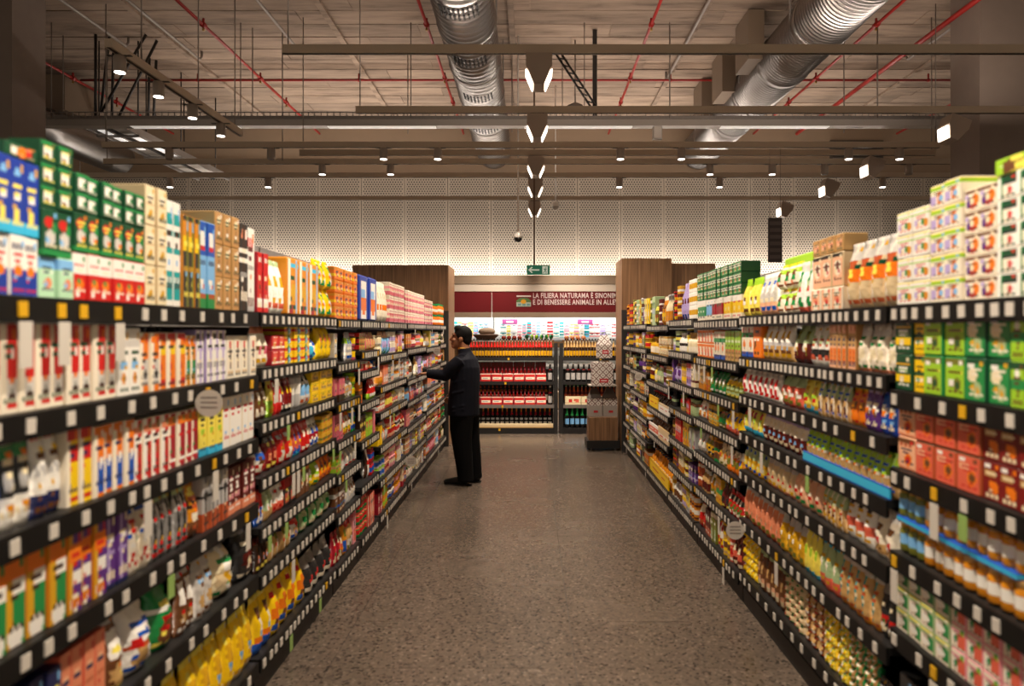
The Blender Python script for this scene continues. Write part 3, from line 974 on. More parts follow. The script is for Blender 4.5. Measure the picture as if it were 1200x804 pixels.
def seg(side, i, k, y0, y1, n, tiers, h, kind, desc, design, zoff=0.0, d=None, xoff=0.0, fine=None, jit=1.0, fill=.95, tierw=''):
    """one facing: n columns of tiers of the same product between y0 and y1 on shelf k of bay i; h is the full height"""
    bays = LEFT if side == 'left' else RIGHT
    z = bays[i][2][k] + zoff
    s = 1 if side == 'left' else -1
    x = (LX if s > 0 else RX)
    pitch = (y1 - y0) / n
    hh = h / tiers
    shape, cat = KINDS[kind]
    near = (y0 + y1) / 2
    if fine is None: fine = 2 if near < 3.4 else 1 if near < 5.5 else 0
    nu, nv = ((6, 10), (8, 13), (11, 18))[fine]
    wd = pitch * (fill - (.06 if shape == 'bag' else 0))
    dd = d or min(.30, max(.07, wd * 1.3))
    sw = SHELFW[len(bays[i][2])][k]
    key = (side, i, k, desc)
    if key in USED:
        desc = 'other ' + desc; key = (side, i, k, desc)
    while key in USED:
        desc = 'more ' + desc; key = (side, i, k, desc)
    USED.add(key)
    lid = None
    des = parse(design)
    if kind != 'display_tray': des = detail(des, random.Random(zlib.crc32((desc + sw + side).encode())), shape)
    if shape == 'box': me = box_mesh(kind, wd, dd, hh * .985, des, nu, nv)
    elif shape == 'bag': me = bag_mesh(kind, wd, min(dd, wd * .95), hh * .99, des, max(4, nu - 1), max(6, nv - 3), seed=len(ITEMS))
    else:
        me = round_mesh(kind, min(wd, .13), hh * .985, des, shape, 12 if fine else 8, fine > 0)
    if isinstance(me, tuple): me, lid = me
    rng = random.Random(len(ITEMS) * 7 + 3)
    grp = f'{desc} row on {sw} shelf, {bay_words(side, i)}'
    for c in range(n):
        y = y0 + pitch * (c + .5)
        cj = rng.uniform(-.010, .004) * jit
        for tt in range(tiers):
            bits = []
            if n > 1: bits.append(ORD[c])
            bits.append(desc)
            lab = ' '.join(bits) + f', {sw} shelf, {bay_words(side, i)}'
            if tiers > 1:
                lab += ', ' + (('lower', 'upper') if tiers == 2 else ('bottom', 'middle', 'top') if tiers == 3 else ('bottom', 'second', 'third', 'fourth', 'fifth', 'sixth'))[tt] + ' tier'
            if len(lab.replace('-', ' ').replace("'", ' ').split()) > 16: lab = lab.replace(' tier', '')
            if len(lab.replace('-', ' ').replace("'", ' ').split()) > 16: lab = lab.replace('bay on ', 'bay ')
            rz = rng.uniform(-.02, .02) * jit * (2.2 if shape == 'bag' else 1)
            px = 850 / y * math.sqrt(wd * 1.3 / y * hh)
            ITEMS.append((px, kind, me, (x - s * (.016 + xoff - cj * .9 + .006), y, z + tt * hh + .0008), rz + (0 if s > 0 else math.pi), lab, cat, grp, lid))


# -------------------------------------------------- printed designs used by the big facings
DES = dict(
    blue_upper='royal; c .5 .82 .22 sky; c .5 .5 .24 white; r .25 .62 .16 .34 lemon; b 0 .14 cyan',
    blue_lower='white; b 0 .42 royal; c .5 .42 .3 orange; t .8 navy; side white',
    green_cap='darkgreen; r .18 .72 .2 .8 white; b .86 1 green; side darkgreen',
    tomato='darkgreen; c .4 .72 .27 red; c .5 .38 .33 lightgrey; r .6 .9 .5 .7 green; b 0 .12 green',
    pale_green='mint; b .75 1 sky; c .55 .35 .25 salmon; t .6 white',
    red_white='red; b .58 1 white; t .72 red; c .5 .32 .3 orange; r .2 .5 .05 .15 white',
    cream_stack='cream; c .5 .72 .22 ivory; c .5 .25 .2 gold; t .5 tan; side beige',
    teal_band='white; b .05 .35 teal; b .5 .58 teal; b .64 .74 teal; b .78 .88 teal; t .2 white; side white',
    dark_yellow='charcoal; b .8 .94 amber; b .62 .76 yellow; s .6 1 olive; t .4 gold; side amber',
    castle='sky; b .62 1 blue; r .2 .8 .72 .88 white; c .4 .3 .28 white; b 0 .15 green; t .5 navy',
    kraft='kraft; c .5 .75 .24 cream; r .42 .58 .3 .55 darkbrown; t .12 brown; side tan',
    dark_stripe='charcoal; c .5 .88 .3 salmon; b .55 .6 white; b .65 .7 white; s .4 .6 darkbrown; t .4 silver',
    white_slim='white; t .8 red; t .5 grey; b 0 .05 silver',
    rice_red='ivory; s .36 1 red; b .0 .03 ivory; r .36 1 .04 .12 red; r .36 1 .12 .17 ivory; r .36 1 .17 .38 lightgrey; r .5 .95 .18 .24 darkbrown; r .6 .85 .6 .76 white; side ivory',
    salt_white='white; b .7 .85 lightgrey; c .5 .25 .22 amber; r .2 .8 .4 .5 sky; t .62 grey',
    orange_cup='ivory; s .35 1 orange; r .35 1 .1 .55 lightgrey; c .65 .3 .25 charcoal; b .82 .92 orange; side ivory',
    orange_yel='ivory; s .35 1 orange; r .35 1 .6 .78 yellow; b .9 1 red; r .35 1 .06 .16 red; side ivory',
    green_or='ivory; s .35 1 amber; r .4 1 .2 .5 green; b .8 .95 orange; side cream',
    lilac_top='white; b .84 .97 charcoal; s .5 .7 lilac; t .6 lilac; t .3 grey; side lilac',
    cream_leaf='ivory; r .45 .6 .2 .75 brown; c .5 .8 .18 red; t .12 tan; side white',
    black_pouch='charcoal; b .72 .86 green; c .6 .76 .25 orange; b 0 .34 white; c .6 .2 .3 amber; r .2 .7 .42 .6 silver; b .9 1 white',
    sun_white='white; c .6 .72 .26 yellow; b 0 .30 navy; t .5 silver; t .9 red; side white',
    red_yel='ivory; s .25 1 yellow; r .25 1 .55 .8 red; b .86 1 red; r .25 1 .05 .1 red; side ivory',
    or_blue='ivory; s .35 1 orange; r .35 1 .08 .5 blue; c .7 .5 .2 white; b .88 1 orange; side ivory',
    red_wht='white; s .45 1 red; r .45 1 .62 .72 white; b .8 .9 salmon; r .2 1 .05 .1 red; side ivory',
    or_maroon='ivory; s .35 1 crimson; b .78 .97 orange; r .3 1 .1 .16 white; side ivory',
    yel_cyan='lemon; b 0 .16 cyan; c .5 .5 .25 lime; t .8 olive',
    plain_white='white; t .72 grey; b .1 .13 rose; side ivory',
    green_egg='gold; s .35 1 green; r .35 1 .55 .7 white; b .74 .92 orange; c .5 .1 .42 white; side amber',
    orange_egg='gold; s .3 1 purple; b .62 .86 orange; r .3 1 .36 .5 white; c .5 .12 .4 ivory; c .5 .12 .22 yellow; side amber',
    purple='purple; s .3 .42 lilac; r .5 .8 .6 .75 white; t .45 lilac; b 0 .04 navy',
    confetti='ivory; c .3 .3 .15 red; c .7 .5 .15 green; c .4 .7 .12 orange; c .75 .2 .14 amber; c .2 .55 .1 blue; b .85 1 blue',
    dark_glassy='grey; b .62 .78 lightgrey; s .2 .4 charcoal; s .6 .8 charcoal; b .85 1 sage',
    amber_bag='amber; c .5 .7 .3 lemon; b 0 .25 brown; t .5 darkbrown; c .5 .35 .25 ivory',
    grey_red='silver; b 0 .35 terracotta; s .4 .55 charcoal; b .6 .68 charcoal; t .8 white',
    brown_red='maroon; c .5 .55 .2 white; c .5 .78 .16 rose; b 0 .2 salmon; t .35 pink',
    salmon='salmon; c .5 .7 .2 peach; t .45 terracotta; c .3 .2 .15 coral; side coral',
    navy='navy; c .5 .5 .2 sky; t .7 white',
    nut_bag='brown; r .2 .8 .45 .8 white; c .5 .25 .28 tan; b .9 1 silver',
    white_note='white; b .35 .42 terracotta; t .6 charcoal; c .4 .2 .2 tan; b .9 1 lightgrey',
    green_nut='green; b .55 .62 white; c .5 .22 .34 brown; r .3 .7 .42 .5 red; b .9 1 darkgreen',
    clear_pasta='cream; b .72 1 silver; c .3 .3 .14 beige; c .7 .5 .15 ivory; c .5 .15 .13 tan; s .45 .5 white',
    dark_clear='charcoal; c .5 .35 .3 maroon; b .8 1 grey',
    yellow_chip='yellow; b .86 1 lemon; c .5 .5 .3 gold; b 0 .12 beige; c .3 .72 .16 lemon',
    yel_blue='yellow; b 0 .22 blue; c .6 .5 .24 ivory; c .4 .25 .2 orange; b .9 1 lemon',
    yel_or='yellow; c .5 .4 .36 orange; c .35 .28 .15 brown; b .88 1 gold; t .7 red',
    red_box='red; b .1 .2 white; c .5 .6 .22 coral; t .85 white; side crimson',
    leaf_white='white; c .5 .62 .3 green; r .2 .7 .12 .24 coral; b .9 1 sage',
    yellow_big='amber; s 0 .3 ivory; r .3 1 .84 .95 cyan; c .65 .4 .3 gold; r .1 .5 .0 .16 crimson; s .8 .88 sky',
    roll_yel='yellow; r .5 1 .1 .9 ivory; c .5 .5 .25 lightgrey; b 0 .1 gold',
    stripe_pack='orange; b .25 .5 yellow; b .75 1 amber; c .5 .5 .2 red',
    blue_frame='white; s 0 .12 royal; s .88 1 royal; b .86 1 royal; c .5 .38 .3 orange; r .25 .7 .55 .75 sky; side royal',
    white_or='ivory; c .5 .35 .28 orange; b .8 .92 lemon; t .6 tan',
    pink_pack='ivory; b .05 .35 rose; b .52 .68 pink; t .8 crimson; c .6 .45 .2 salmon',
    or_green_jar='orange; b .80 1 green; b .3 .55 ivory',
    tea_green='white; b .70 .80 lime; r .1 .5 .25 .5 lilac; r .55 .95 .25 .5 green; c .85 .3 .16 amber; b .92 1 lemon',
    tea_orange='ivory; r .0 .35 .1 .55 lilac; r .45 .75 .15 .75 orange; b .8 .92 lime; b .92 1 lemon; t .65 sage',
    tea_purple='ivory; c .3 .35 .22 purple; c .75 .5 .26 orange; c .55 .25 .18 red; b .85 1 brown; c .15 .7 .12 lilac',
    cap_white='white; b .80 1 darkgreen; b .62 .8 charcoal; c .5 .3 .26 ivory; s 0 .2 white; s .2 .26 green',
    lime_pack='lime; t .5 white; c .5 .3 .2 lemon',
    clear_orange='beige; b .72 1 lightgrey; b .40 .62 orange; b .62 .70 darkgreen; s .45 .5 ivory; c .5 .52 .16 lemon',
    face_box='peach; c .5 .55 .34 ivory; c .5 .62 .18 brown; b .9 1 black; c .6 .45 .1 red; side beige',
    tan_box='kraft; r .2 .8 .3 .7 peach; t .5 red; side tan',
    pale_tan='peach; s .3 .7 ivory; c .5 .5 .2 salmon; side ivory',
    white_leaf='white; c .5 .5 .25 sage; b .85 1 lightgrey; b 0 .12 coral',
    yel_green='ivory; b .6 .85 lime; c .5 .4 .24 green; c .4 .2 .2 salmon; b .9 1 yellow',
    white_film='lightgrey; b 0 .35 peach; c .5 .6 .2 white; b .9 1 white',
    lemon_bag='lemon; c .5 .4 .25 white; b .8 1 lime',
    oatgreen='green; b .55 .85 white; b .62 .78 darkgreen; b .9 1 green; side darkgreen',
    oat_sky='ivory; b .2 .75 sky; b .8 1 white', oat_red='ivory; b .2 .75 crimson; b .8 1 white',
    oat_yel='ivory; b .2 .8 yellow; b .8 1 white', oat_lime='ivory; b .2 .8 lime; b .8 1 white', oat_grn='ivory; b .2 .75 green; b .8 1 white',
    lime_tea='lime; b .86 1 olive; c .62 .32 .2 olive; c .66 .3 .1 darkgreen; r .1 .4 .78 .9 white; t .6 lemon; side green',
    green_tea='green; c .35 .62 .26 cream; c .6 .25 .26 sage; c .62 .22 .12 gold; b .88 1 darkgreen; r .1 .5 .80 .88 white; side darkgreen',
    lime_grn='lime; b .4 .6 green; c .5 .75 .2 white; b .85 1 darkgreen',
    dk_yellow='darkgreen; b .25 .42 yellow; b .7 .8 gold; r .2 .8 .5 .6 sage; side darkgreen',
    yel_dk='yellow; b .44 .54 darkgreen; b .9 1 charcoal; t .3 white; side gold',
    cream_bread='ivory; b .72 1 lightgrey; c .5 .35 .34 cream; s 0 .1 peach; b .0 .05 salmon',
    or_tan='peach; b .5 .8 tan; r .1 .9 .1 .45 orange; t .65 brown; side kraft',
    wht_green='white; c .5 .62 .28 sage; b .2 .4 charcoal; c .5 .2 .2 coral',
    grey_brown='white; b 0 .42 tan; b .42 .5 silver; c .5 .7 .24 lightgrey; t .2 brown',
    orange_plain='orange; t .5 white; b .9 1 yellow',
    lime_brown='lime; b 0 .38 tan; t .6 white; t .2 brown; side olive',
    multi='ivory; b .6 .8 green; c .5 .4 .25 orange; b 0 .15 blue; c .3 .85 .14 red',
    or_white='ivory; c .45 .6 .32 salmon; c .6 .3 .25 coral; b .85 1 orange; b 0 .08 orange',
    peach_pale='peach; b .0 .08 salmon; c .6 .3 .22 orange; t .75 terracotta; b .84 1 brown; side peach',
    orange_pear='coral; c .65 .4 .22 orange; r .08 .55 .62 .76 peach; t .66 brown; r .1 .4 .86 .94 white; side terracotta; top brown',
    maroon_pear='darkred; c .7 .35 .24 orange; r .1 .75 .60 .78 tan; r .1 .45 .86 .94 white; side maroon; top maroon',
    snack_blue='blue; c .5 .52 .36 white; c .5 .5 .26 orange; b .0 .16 royal; b .86 1 royal',
    snack_or='orange; c .5 .5 .32 brown; c .5 .54 .2 amber; b .84 1 yellow; b 0 .14 amber',
    snack_pur='purple; c .5 .52 .36 white; c .5 .46 .26 orange; b .86 1 lilac',
    brown_bag='tan; b .55 .9 sage; c .5 .3 .26 maroon; s .7 .8 ivory',
    lime_cyan='lemon; b 0 .2 cyan; c .5 .55 .25 lime',
    or_greenish='coral; b .6 .9 sage; c .5 .3 .25 tan; b .92 1 ivory',
    white_bag='white; c .5 .35 .22 pink; b .7 .8 lightgrey; t .55 silver',
    jar_gold='amber; b .80 1 tan; b .24 .56 sky; c .5 .4 .3 white; b .24 .28 green; b .68 .72 gold',
    jar_green='olive; b .80 1 gold; b .24 .56 sky; b .24 .28 green; b .68 .72 lime',
    pink_tall='rose; c .5 .7 .25 white; c .5 .35 .25 ivory; b 0 .2 salmon; b .88 1 coral',
    lime_pouch='lime; b 0 .42 tan; b .42 .5 ivory; c .5 .7 .2 lemon; s .45 .55 sage',
    brown_white='maroon; b .5 .8 ivory; c .5 .65 .18 green; b .85 1 lilac',
    tub_green='ivory; r .55 1 .1 .75 green; b .75 .9 sage; c .3 .45 .2 white; b .9 1 lemon; side sage',
    tub_pink='ivory; r .5 1 .1 .7 coral; b .72 .86 pink; c .3 .4 .2 white; c .8 .8 .15 lime; side pink',
    white_red='white; b .30 .48 coral; c .5 .75 .22 charcoal; c .4 .2 .2 amber; b .92 1 red',
    tan_clear='beige; b .75 1 silver; c .5 .4 .3 tan; s .3 .4 ivory; b 0 .1 salmon',
    teal_clear='tan; s .4 .58 teal; b .8 1 lightgrey; b .0 .12 amber',
    dark_red='charcoal; c .6 .35 .3 red; b .75 1 grey; c .5 .2 .15 white',
    yel_lime='lemon; s .2 .32 white; c .6 .5 .26 lime; b 0 .14 cyan; b .9 1 olive',
    net_green='green; s .3 .5 tan; s .75 .95 kraft', net_yellow='yellow; s .35 .5 white; s .8 .95 lemon',
    net_beige='beige; s .4 .5 white; s .8 .9 teal', net_brown='tan; s .3 .45 beige; s .7 .8 brown',
    brown_low='brown; c .5 .5 .3 tan; b .8 1 sage; t .2 peach',
    dark_green_pack='darkgreen; c .5 .5 .25 sage; b .8 1 charcoal; side black',
    cyan_tray='cyan; b .9 1 blue; b 0 .1 blue; top blue', yellow_tray='yellow; t .4 red; b .85 1 gold; top gold',
    white_tray='white; t .4 red; b .85 1 beige; top beige')

# ================================================================ WHAT STANDS ON THE SHELVES
def put_table(side, i, k, rows):
    for r in rows:
        y0, y1, n, tiers, h, kind, desc, dn = r[:8]
        seg(side, i, k, y0, y1, n, tiers, h, kind, desc, DES.get(dn, dn), **(r[8] if len(r) > 8 else {}))
        # the row goes on towards the shelf's near end
        lim = 1.05 if side == 'left' else 1.33
        if i == 0 and k < 5 and y0 == min(q[0] for q in rows) and kind not in ('honey_jar', 'cracker_pack'):
            p = (y1 - y0) / n; m = int((y0 - lim) / p)
            if m > 0: seg(side, i, k, y0 - m * p, y0, m, tiers, h, kind, desc, DES.get(dn, dn), **(r[8] if len(r) > 8 else {}))


# ---- man's side, first bay
put_table('left', 0, 0, [
    (1.647, 1.872, 4, 1, .150, 'milk_carton', 'white and blue milk carton', 'blue_lower'),
    (1.647, 1.872, 4, 1, .190, 'juice_carton', 'blue carton stacked on white', 'blue_upper', dict(zoff=.151)),
    (1.743, 1.865, 1, 1, .034, 'cracker_pack', 'flat green and red pack', 'darkgreen; r .6 .8 .2 .9 red; r .2 .4 .2 .8 white', dict(zoff=.342, d=.14)),
    (1.872, 2.006, 2, 1, .110, 'soup_carton', 'pale green and blue carton', 'pale_green'),
    (1.872, 2.006, 2, 1, .125, 'soup_carton', 'dark green tomato carton', 'tomato', dict(zoff=.111)),
    (1.872, 2.006, 2, 3, .176, 'soup_carton', 'small green carton with white label', 'green_cap', dict(zoff=.237)),
    (2.006, 2.382, 6, 1, .135, 'soup_carton', 'red and white tomato carton', 'red_white'),
    (2.006, 2.382, 6, 1, .112, 'soup_carton', 'green carton with red tomato', 'tomato', dict(zoff=.136)),
    (2.006, 2.382, 6, 2, .106, 'soup_carton', 'small dark green carton', 'green_cap', dict(zoff=.249)),
    (2.382, 2.517, 2, 3, .40, 'cereal_box', 'cream box', 'cream_stack', dict(d=.30)),
    (2.517, 2.628, 2, 1, .378, 'cereal_box', 'teal and white box', 'teal_band'),
    (2.628, 2.771, 3, 1, .343, 'rice_box', 'slim dark and yellow box', 'dark_yellow'),
    (2.771, 2.915, 2, 1, .345, 'rice_box', 'blue box with white castle', 'castle'),
    (2.915, 3.138, 3, 3, .40, 'rice_box', 'brown kraft box', 'kraft', dict(d=.34)),
    (3.138, 3.233, 1, 1, .39, 'rice_box', 'slim black striped box', 'dark_stripe'),
    (3.233, 3.334, 1, 1, .385, 'rice_box', 'slim white box', 'white_slim')])
put_table('left', 0, 1, [
    (1.662, 2.214, 9, 1, .225, 'rice_box', 'red and white rice box', 'rice_red', dict(d=.16)),
    (2.214, 2.345, 2, 1, .215, 'rice_box', 'white and grey box', 'salt_white'),
    (2.345, 2.459, 2, 1, .200, 'rice_box', 'white and orange box', 'orange_cup'),
    (2.459, 2.654, 3, 1, .200, 'rice_box', 'orange and yellow box', 'orange_yel'),
    (2.654, 2.750, 2, 1, .190, 'rice_box', 'green and orange box', 'green_or'),
    (2.750, 3.023, 4, 1, .210, 'rice_box', 'white lilac box with dark top', 'lilac_top'),
    (3.023, 3.334, 4, 1, .185, 'rice_box', 'white and brown box', 'cream_leaf')])
put_table('left', 0, 2, [
    (1.678, 1.738, 1, 1, .24, 'pouch', 'blue pouch', 'blue; c .5 .5 .3 sky; b 0 .3 lightgrey; t .7 white'),
    (1.738, 1.859, 2, 1, .240, 'pouch', 'black pouch with orange base', 'black_pouch'),
    (1.859, 1.980, 2, 1, .235, 'flour_bag', 'white and navy flour bag', 'sun_white'),
    (1.980, 2.092, 2, 1, .225, 'pasta_box', 'red and yellow box', 'red_yel'),
    (2.092, 2.310, 4, 1, .212, 'pasta_box', 'orange and blue box', 'or_blue'),
    (2.310, 2.528, 4, 1, .203, 'pasta_box', 'white and red box', 'red_wht'),
    (2.528, 2.771, 4, 1, .200, 'pasta_box', 'orange and crimson box', 'or_maroon'),
    (2.771, 2.972, 3, 1, .195, 'pasta_box', 'lemon and cyan box', 'yel_cyan'),
    (2.980, 3.324, 5, 1, .215, 'pasta_box', 'plain white box', 'plain_white')])
put_table('left', 0, 3, [
    (1.597, 1.976, 5, 1, .238, 'pasta_box', 'yellow and green egg pasta box', 'green_egg', dict(d=.2)),
    (1.976, 2.160, 3, 1, .235, 'pasta_box', 'orange and purple egg pasta box', 'orange_egg', dict(d=.2)),
    (2.160, 2.285, 2, 1, .232, 'pasta_box', 'purple box', 'purple'),
    (2.285, 2.431, 2, 1, .225, 'pasta_bag', 'white bag with coloured pasta', 'confetti'),
    (2.431, 2.688, 5, 1, .225, 'pasta_bag', 'dark grey bag', 'dark_glassy'),
    (2.688, 2.793, 1, 1, .24, 'pasta_bag', 'amber brown bag', 'amber_bag'),
    (2.793, 3.031, 4, 1, .215, 'pasta_box', 'grey and terracotta box', 'grey_red'),
    (3.031, 3.324, 4, 1, .205, 'pasta_box', 'maroon and salmon box', 'brown_red')])
put_table('left', 0, 4, [
    (1.772, 1.951, 3, 1, .22, 'coffee_pack', 'navy blue pack', 'navy'),
    (1.951, 2.160, 4, 1, .235, 'coffee_pack', 'salmon orange pack', 'salmon'),
    (2.160, 2.285, 1, 1, .245, 'snack_bag', 'brown and white nut bag', 'nut_bag'),
    (2.285, 2.470, 1, 1, .25, 'snack_bag', 'white bag with orange band', 'white_note'),
    (2.470, 2.615, 1, 1, .25, 'snack_bag', 'green bag of brown nuts', 'green_nut'),
    (2.615, 2.757, 2, 1, .24, 'snack_bag', 'slim brown nut bag', 'nut_bag'),
    (2.757, 2.915, 2, 1, .235, 'snack_bag', 'white and grey bag', 'lightgrey; c .5 .3 .3 tan; b .8 1 silver; t .6 sky'),
    (2.915, 3.176, 1, 1, .27, 'pasta_bag', 'large clear bag of pale pasta', 'clear_pasta'),
    (3.176, 3.324, 1, 1, .26, 'pasta_bag', 'dark clear bag', 'dark_clear')])
put_table('left', 0, 5, [(2.470, 3.334, 8, 1, .29, 'chip_bag', 'big yellow bag', 'yellow_chip', dict(d=.12))])

# ---- man's side, second bay
put_table('left', 1, 0, [
    (3.350, 3.487, 2, 1, .285, 'biscuit_box', 'bright red box', 'red_box'),
    (3.487, 3.757, 3, 1, .27, 'candy_bag', 'white bag with green leaf', 'leaf_white'),
    (3.757, 4.320, 3, 1, .305, 'biscuit_box', 'yellow box with cyan top', 'yellow_big'),
    (4.320, 4.629, 3, 2, .35, 'rusk_bag', 'yellow and white bag', 'roll_yel')])
put_table('left', 1, 1, [
    (3.350, 3.533, 2, 1, .20, 'candy_bag', 'pink and white bag', 'ivory; c .5 .4 .3 rose; b .8 1 salmon'),
    (3.533, 3.731, 2, 2, .15, 'biscuit_box', 'small red box', 'red_box'),
    (3.731, 4.136, 3, 4, .20, 'wafer_pack', 'red and yellow flat pack', 'yellow; b .3 .6 red; s .4 .6 green'),
    (4.136, 4.337, 1, 1, .17, 'candy_bag', 'cream and blue bag', 'ivory; b .0 .5 cyan; c .5 .7 .2 blue'),
    (4.337, 4.639, 3, 1, .215, 'candy_bag', 'yellow bag', 'yellow; c .5 .4 .3 gold; b .9 1 amber')])
put_table('left', 1, 2, [
    (3.355, 3.510, 2, 1, .19, 'candy_bag', 'brown and olive bag', 'brown; c .5 .5 .3 olive; b .8 1 tan'),
    (3.510, 3.569, 1, 1, .20, 'pouch', 'lime pouch', 'lemon; b 0 .4 lime; t .7 red'),
    (3.569, 3.692, 2, 1, .205, 'candy_bag', 'red and white bag', 'red; c .5 .4 .28 white; b .8 1 crimson'),
    (3.692, 3.852, 3, 1, .195, 'pouch', 'dark red pouch', 'darkred; c .5 .6 .25 yellow; b 0 .2 black'),
    (3.852, 4.011, 2, 1, .195, 'snack_tub', 'silver tub', 'silver; b .3 .6 white; b .86 1 grey'),
    (4.011, 4.201, 2, 1, .20, 'pouch', 'grey and white pouch', 'lightgrey; b .3 .6 sky; c .5 .8 .2 charcoal'),
    (4.201, 4.639, 3, 3, .19, 'biscuit_box', 'yellow and tan box', 'yellow; r .1 .9 .1 .4 tan; t .7 olive')])
put_table('left', 1, 3, [
    (3.355, 3.498, 1, 1, .18, 'chip_bag', 'red white and blue bag', 'red; b .34 .66 white; r .2 .8 .4 .6 blue; b .9 1 crimson'),
    (3.498, 3.654, 2, 1, .17, 'candy_bag', 'dark red bag', 'darkred; c .5 .4 .25 salmon; b .85 1 charcoal'),
    (3.654, 3.880, 2, 1, .185, 'candy_bag', 'red bag with yellow picture', 'red; c .5 .4 .28 amber; t .75 white'),
    (3.880, 4.026, 2, 1, .18, 'candy_bag', 'red and cyan bag', 'coral; b .65 1 red; b 0 .2 cyan; c .5 .5 .25 yellow'),
    (4.026, 4.184, 2, 1, .18, 'candy_bag', 'bright red bag', 'red; c .5 .6 .25 white'),
    (4.184, 4.373, 2, 1, .17, 'candy_bag', 'white and crimson bag', 'white; b .3 .5 crimson; t .7 grey'),
    (4.373, 4.639, 3, 3, .165, 'wafer_pack', 'olive and gold flat pack', 'gold; b .3 .6 olive')])
put_table('left', 1, 4, [
    (3.355, 3.453, 2, 1, .165, 'pouch', 'blue and red pouch', 'blue; b .5 1 red; c .5 .4 .2 white'),
    (3.453, 3.593, 2, 1, .165, 'pouch', 'green and white pouch', 'sage; c .5 .4 .3 white; b 0 .3 tan'),
    (3.593, 3.731, 2, 1, .17, 'candy_bag', 'white and orange bag', 'white; b 0 .3 coral; t .6 grey'),
    (3.731, 3.923, 2, 1, .175, 'coffee_pack', 'red and black pack', 'charcoal; b .55 1 red; r .1 .9 .1 .4 coral'),
    (3.923, 4.136, 3, 1, .16, 'coffee_pack', 'brown and cream pack', 'brown; r .2 .8 .3 .6 cream; b .85 1 amber'),
    (4.136, 4.373, 2, 1, .16, 'snack_bag', 'lime and yellow bag', 'lime; b 0 .45 yellow; c .5 .6 .2 white'),
    (4.373, 4.639, 3, 1, .16, 'snack_bag', 'orange bag', 'orange; c .5 .5 .3 brown; b .9 1 yellow')])
put_table('left', 1, 5, [
    (3.355, 3.510, 3, 1, .17, 'pasta_bag', 'dark brown bag', 'darkbrown; c .5 .4 .3 salmon; b .8 1 maroon'),
    (3.510, 3.852, 4, 1, .18, 'pasta_bag', 'tan and blue bag', 'tan; s .4 .6 ivory; b .6 .8 navy; b .8 1 silver'),
    (3.852, 4.011, 1, 1, .18, 'pasta_bag', 'white and red bag', 'white; b .5 .8 red; c .5 .3 .2 tan'),
    (4.011, 4.639, 4, 1, .18, 'pasta_bag', 'green leafy bag', 'green; c .5 .4 .35 sage; b .8 1 lightgrey')])
put_table('left', 1, 6, [
    (3.350, 3.557, 2, 1, .27, 'chip_bag', 'yellow bag with blue base', 'yel_blue'),
    (3.557, 4.104, 4, 1, .27, 'chip_bag', 'yellow bag with orange crisps', 'yel_or'),
    (4.104, 4.639, 4, 1, .22, 'chip_bag', 'dark and red bag', 'dark_red')])
put_table('left', 2, 0, [(4.68, 5.29, 5, 4, .34, 'wafer_pack', 'orange and yellow pack', 'stripe_pack')])
put_table('left', 3, 0, [(5.34, 5.94, 2, 1, .345, 'display_tray', 'blue framed display box', 'blue_frame')])
put_table('left', 4, 0, [(6.0, 6.45, 5, 1, .34, 'candy_bag', 'white and orange bag', 'white_or'), (6.46, 7.27, 9, 3, .36, 'cracker_pack', 'pink and white biscuit pack', 'pink_pack', dict(tierw='x'))])
put_table('left', 5, 0, [(7.33, 8.6, 14, 3, .34, 'cracker_pack', 'pink and ivory biscuit pack', 'pink_pack')])
put_table('left', 6, 0, [(8.66, 9.3, 8, 3, .30, 'cracker_pack', 'rose and ivory biscuit pack', 'pink_pack'), (9.31, 9.94, 7, 2, .28, 'jam_jar', 'orange jar with green lid', 'or_green_jar')])
put_table('left', 7, 0, [(9.99, 10.61, 7, 2, .30, 'jam_jar', 'orange and ivory jar', 'or_green_jar')])

# ---- opposite side, first bay
put_table('right', 0, 0, [
    (1.885, 2.070, 2, 5, .345, 'rice_box', 'white box with dark green top', 'cap_white', dict(d=.13)),
    (1.885, 2.070, 1, 1, .045, 'cracker_pack', 'flat lime pack', 'lime_pack', dict(zoff=.346, d=.2)),
    (2.070, 2.222, 2, 5, .335, 'tea_box', 'purple and white box', 'tea_purple', dict(d=.13)),
    (2.222, 2.414, 2, 5, .385, 'tea_box', 'orange and lilac box', 'tea_orange', dict(d=.2)),
    (2.414, 2.627, 2, 4, .33, 'tea_box', 'white tea box with green leaf', 'tea_green', dict(d=.13))])
put_table('right', 0, 1, [
    (1.885, 2.003, 2, 2, .26, 'tea_box', 'lime and green box', 'lime_grn'),
    (2.003, 2.209, 2, 2, .265, 'tea_box', 'green box with yellow pear', 'green_tea', dict(d=.1)),
    (2.209, 2.441, 2, 2, .262, 'tea_box', 'lime box with green pear', 'lime_tea', dict(d=.1)),
    (2.441, 2.512, 1, 2, .26, 'tea_box', 'yellow and dark box', 'yel_dk'),
    (2.512, 2.627, 1, 2, .26, 'tea_box', 'dark green and yellow box', 'dk_yellow')])
put_table('right', 0, 2, [
    (1.885, 2.137, 3, 2, .235, 'biscuit_box', 'dark red box with orange pear', 'maroon_pear', dict(d=.12)),
    (2.137, 2.506, 3, 2, .235, 'biscuit_box', 'coral orange box', 'orange_pear', dict(d=.12)),
    (2.506, 2.627, 1, 2, .235, 'biscuit_box', 'pale peach box', 'peach_pale')])
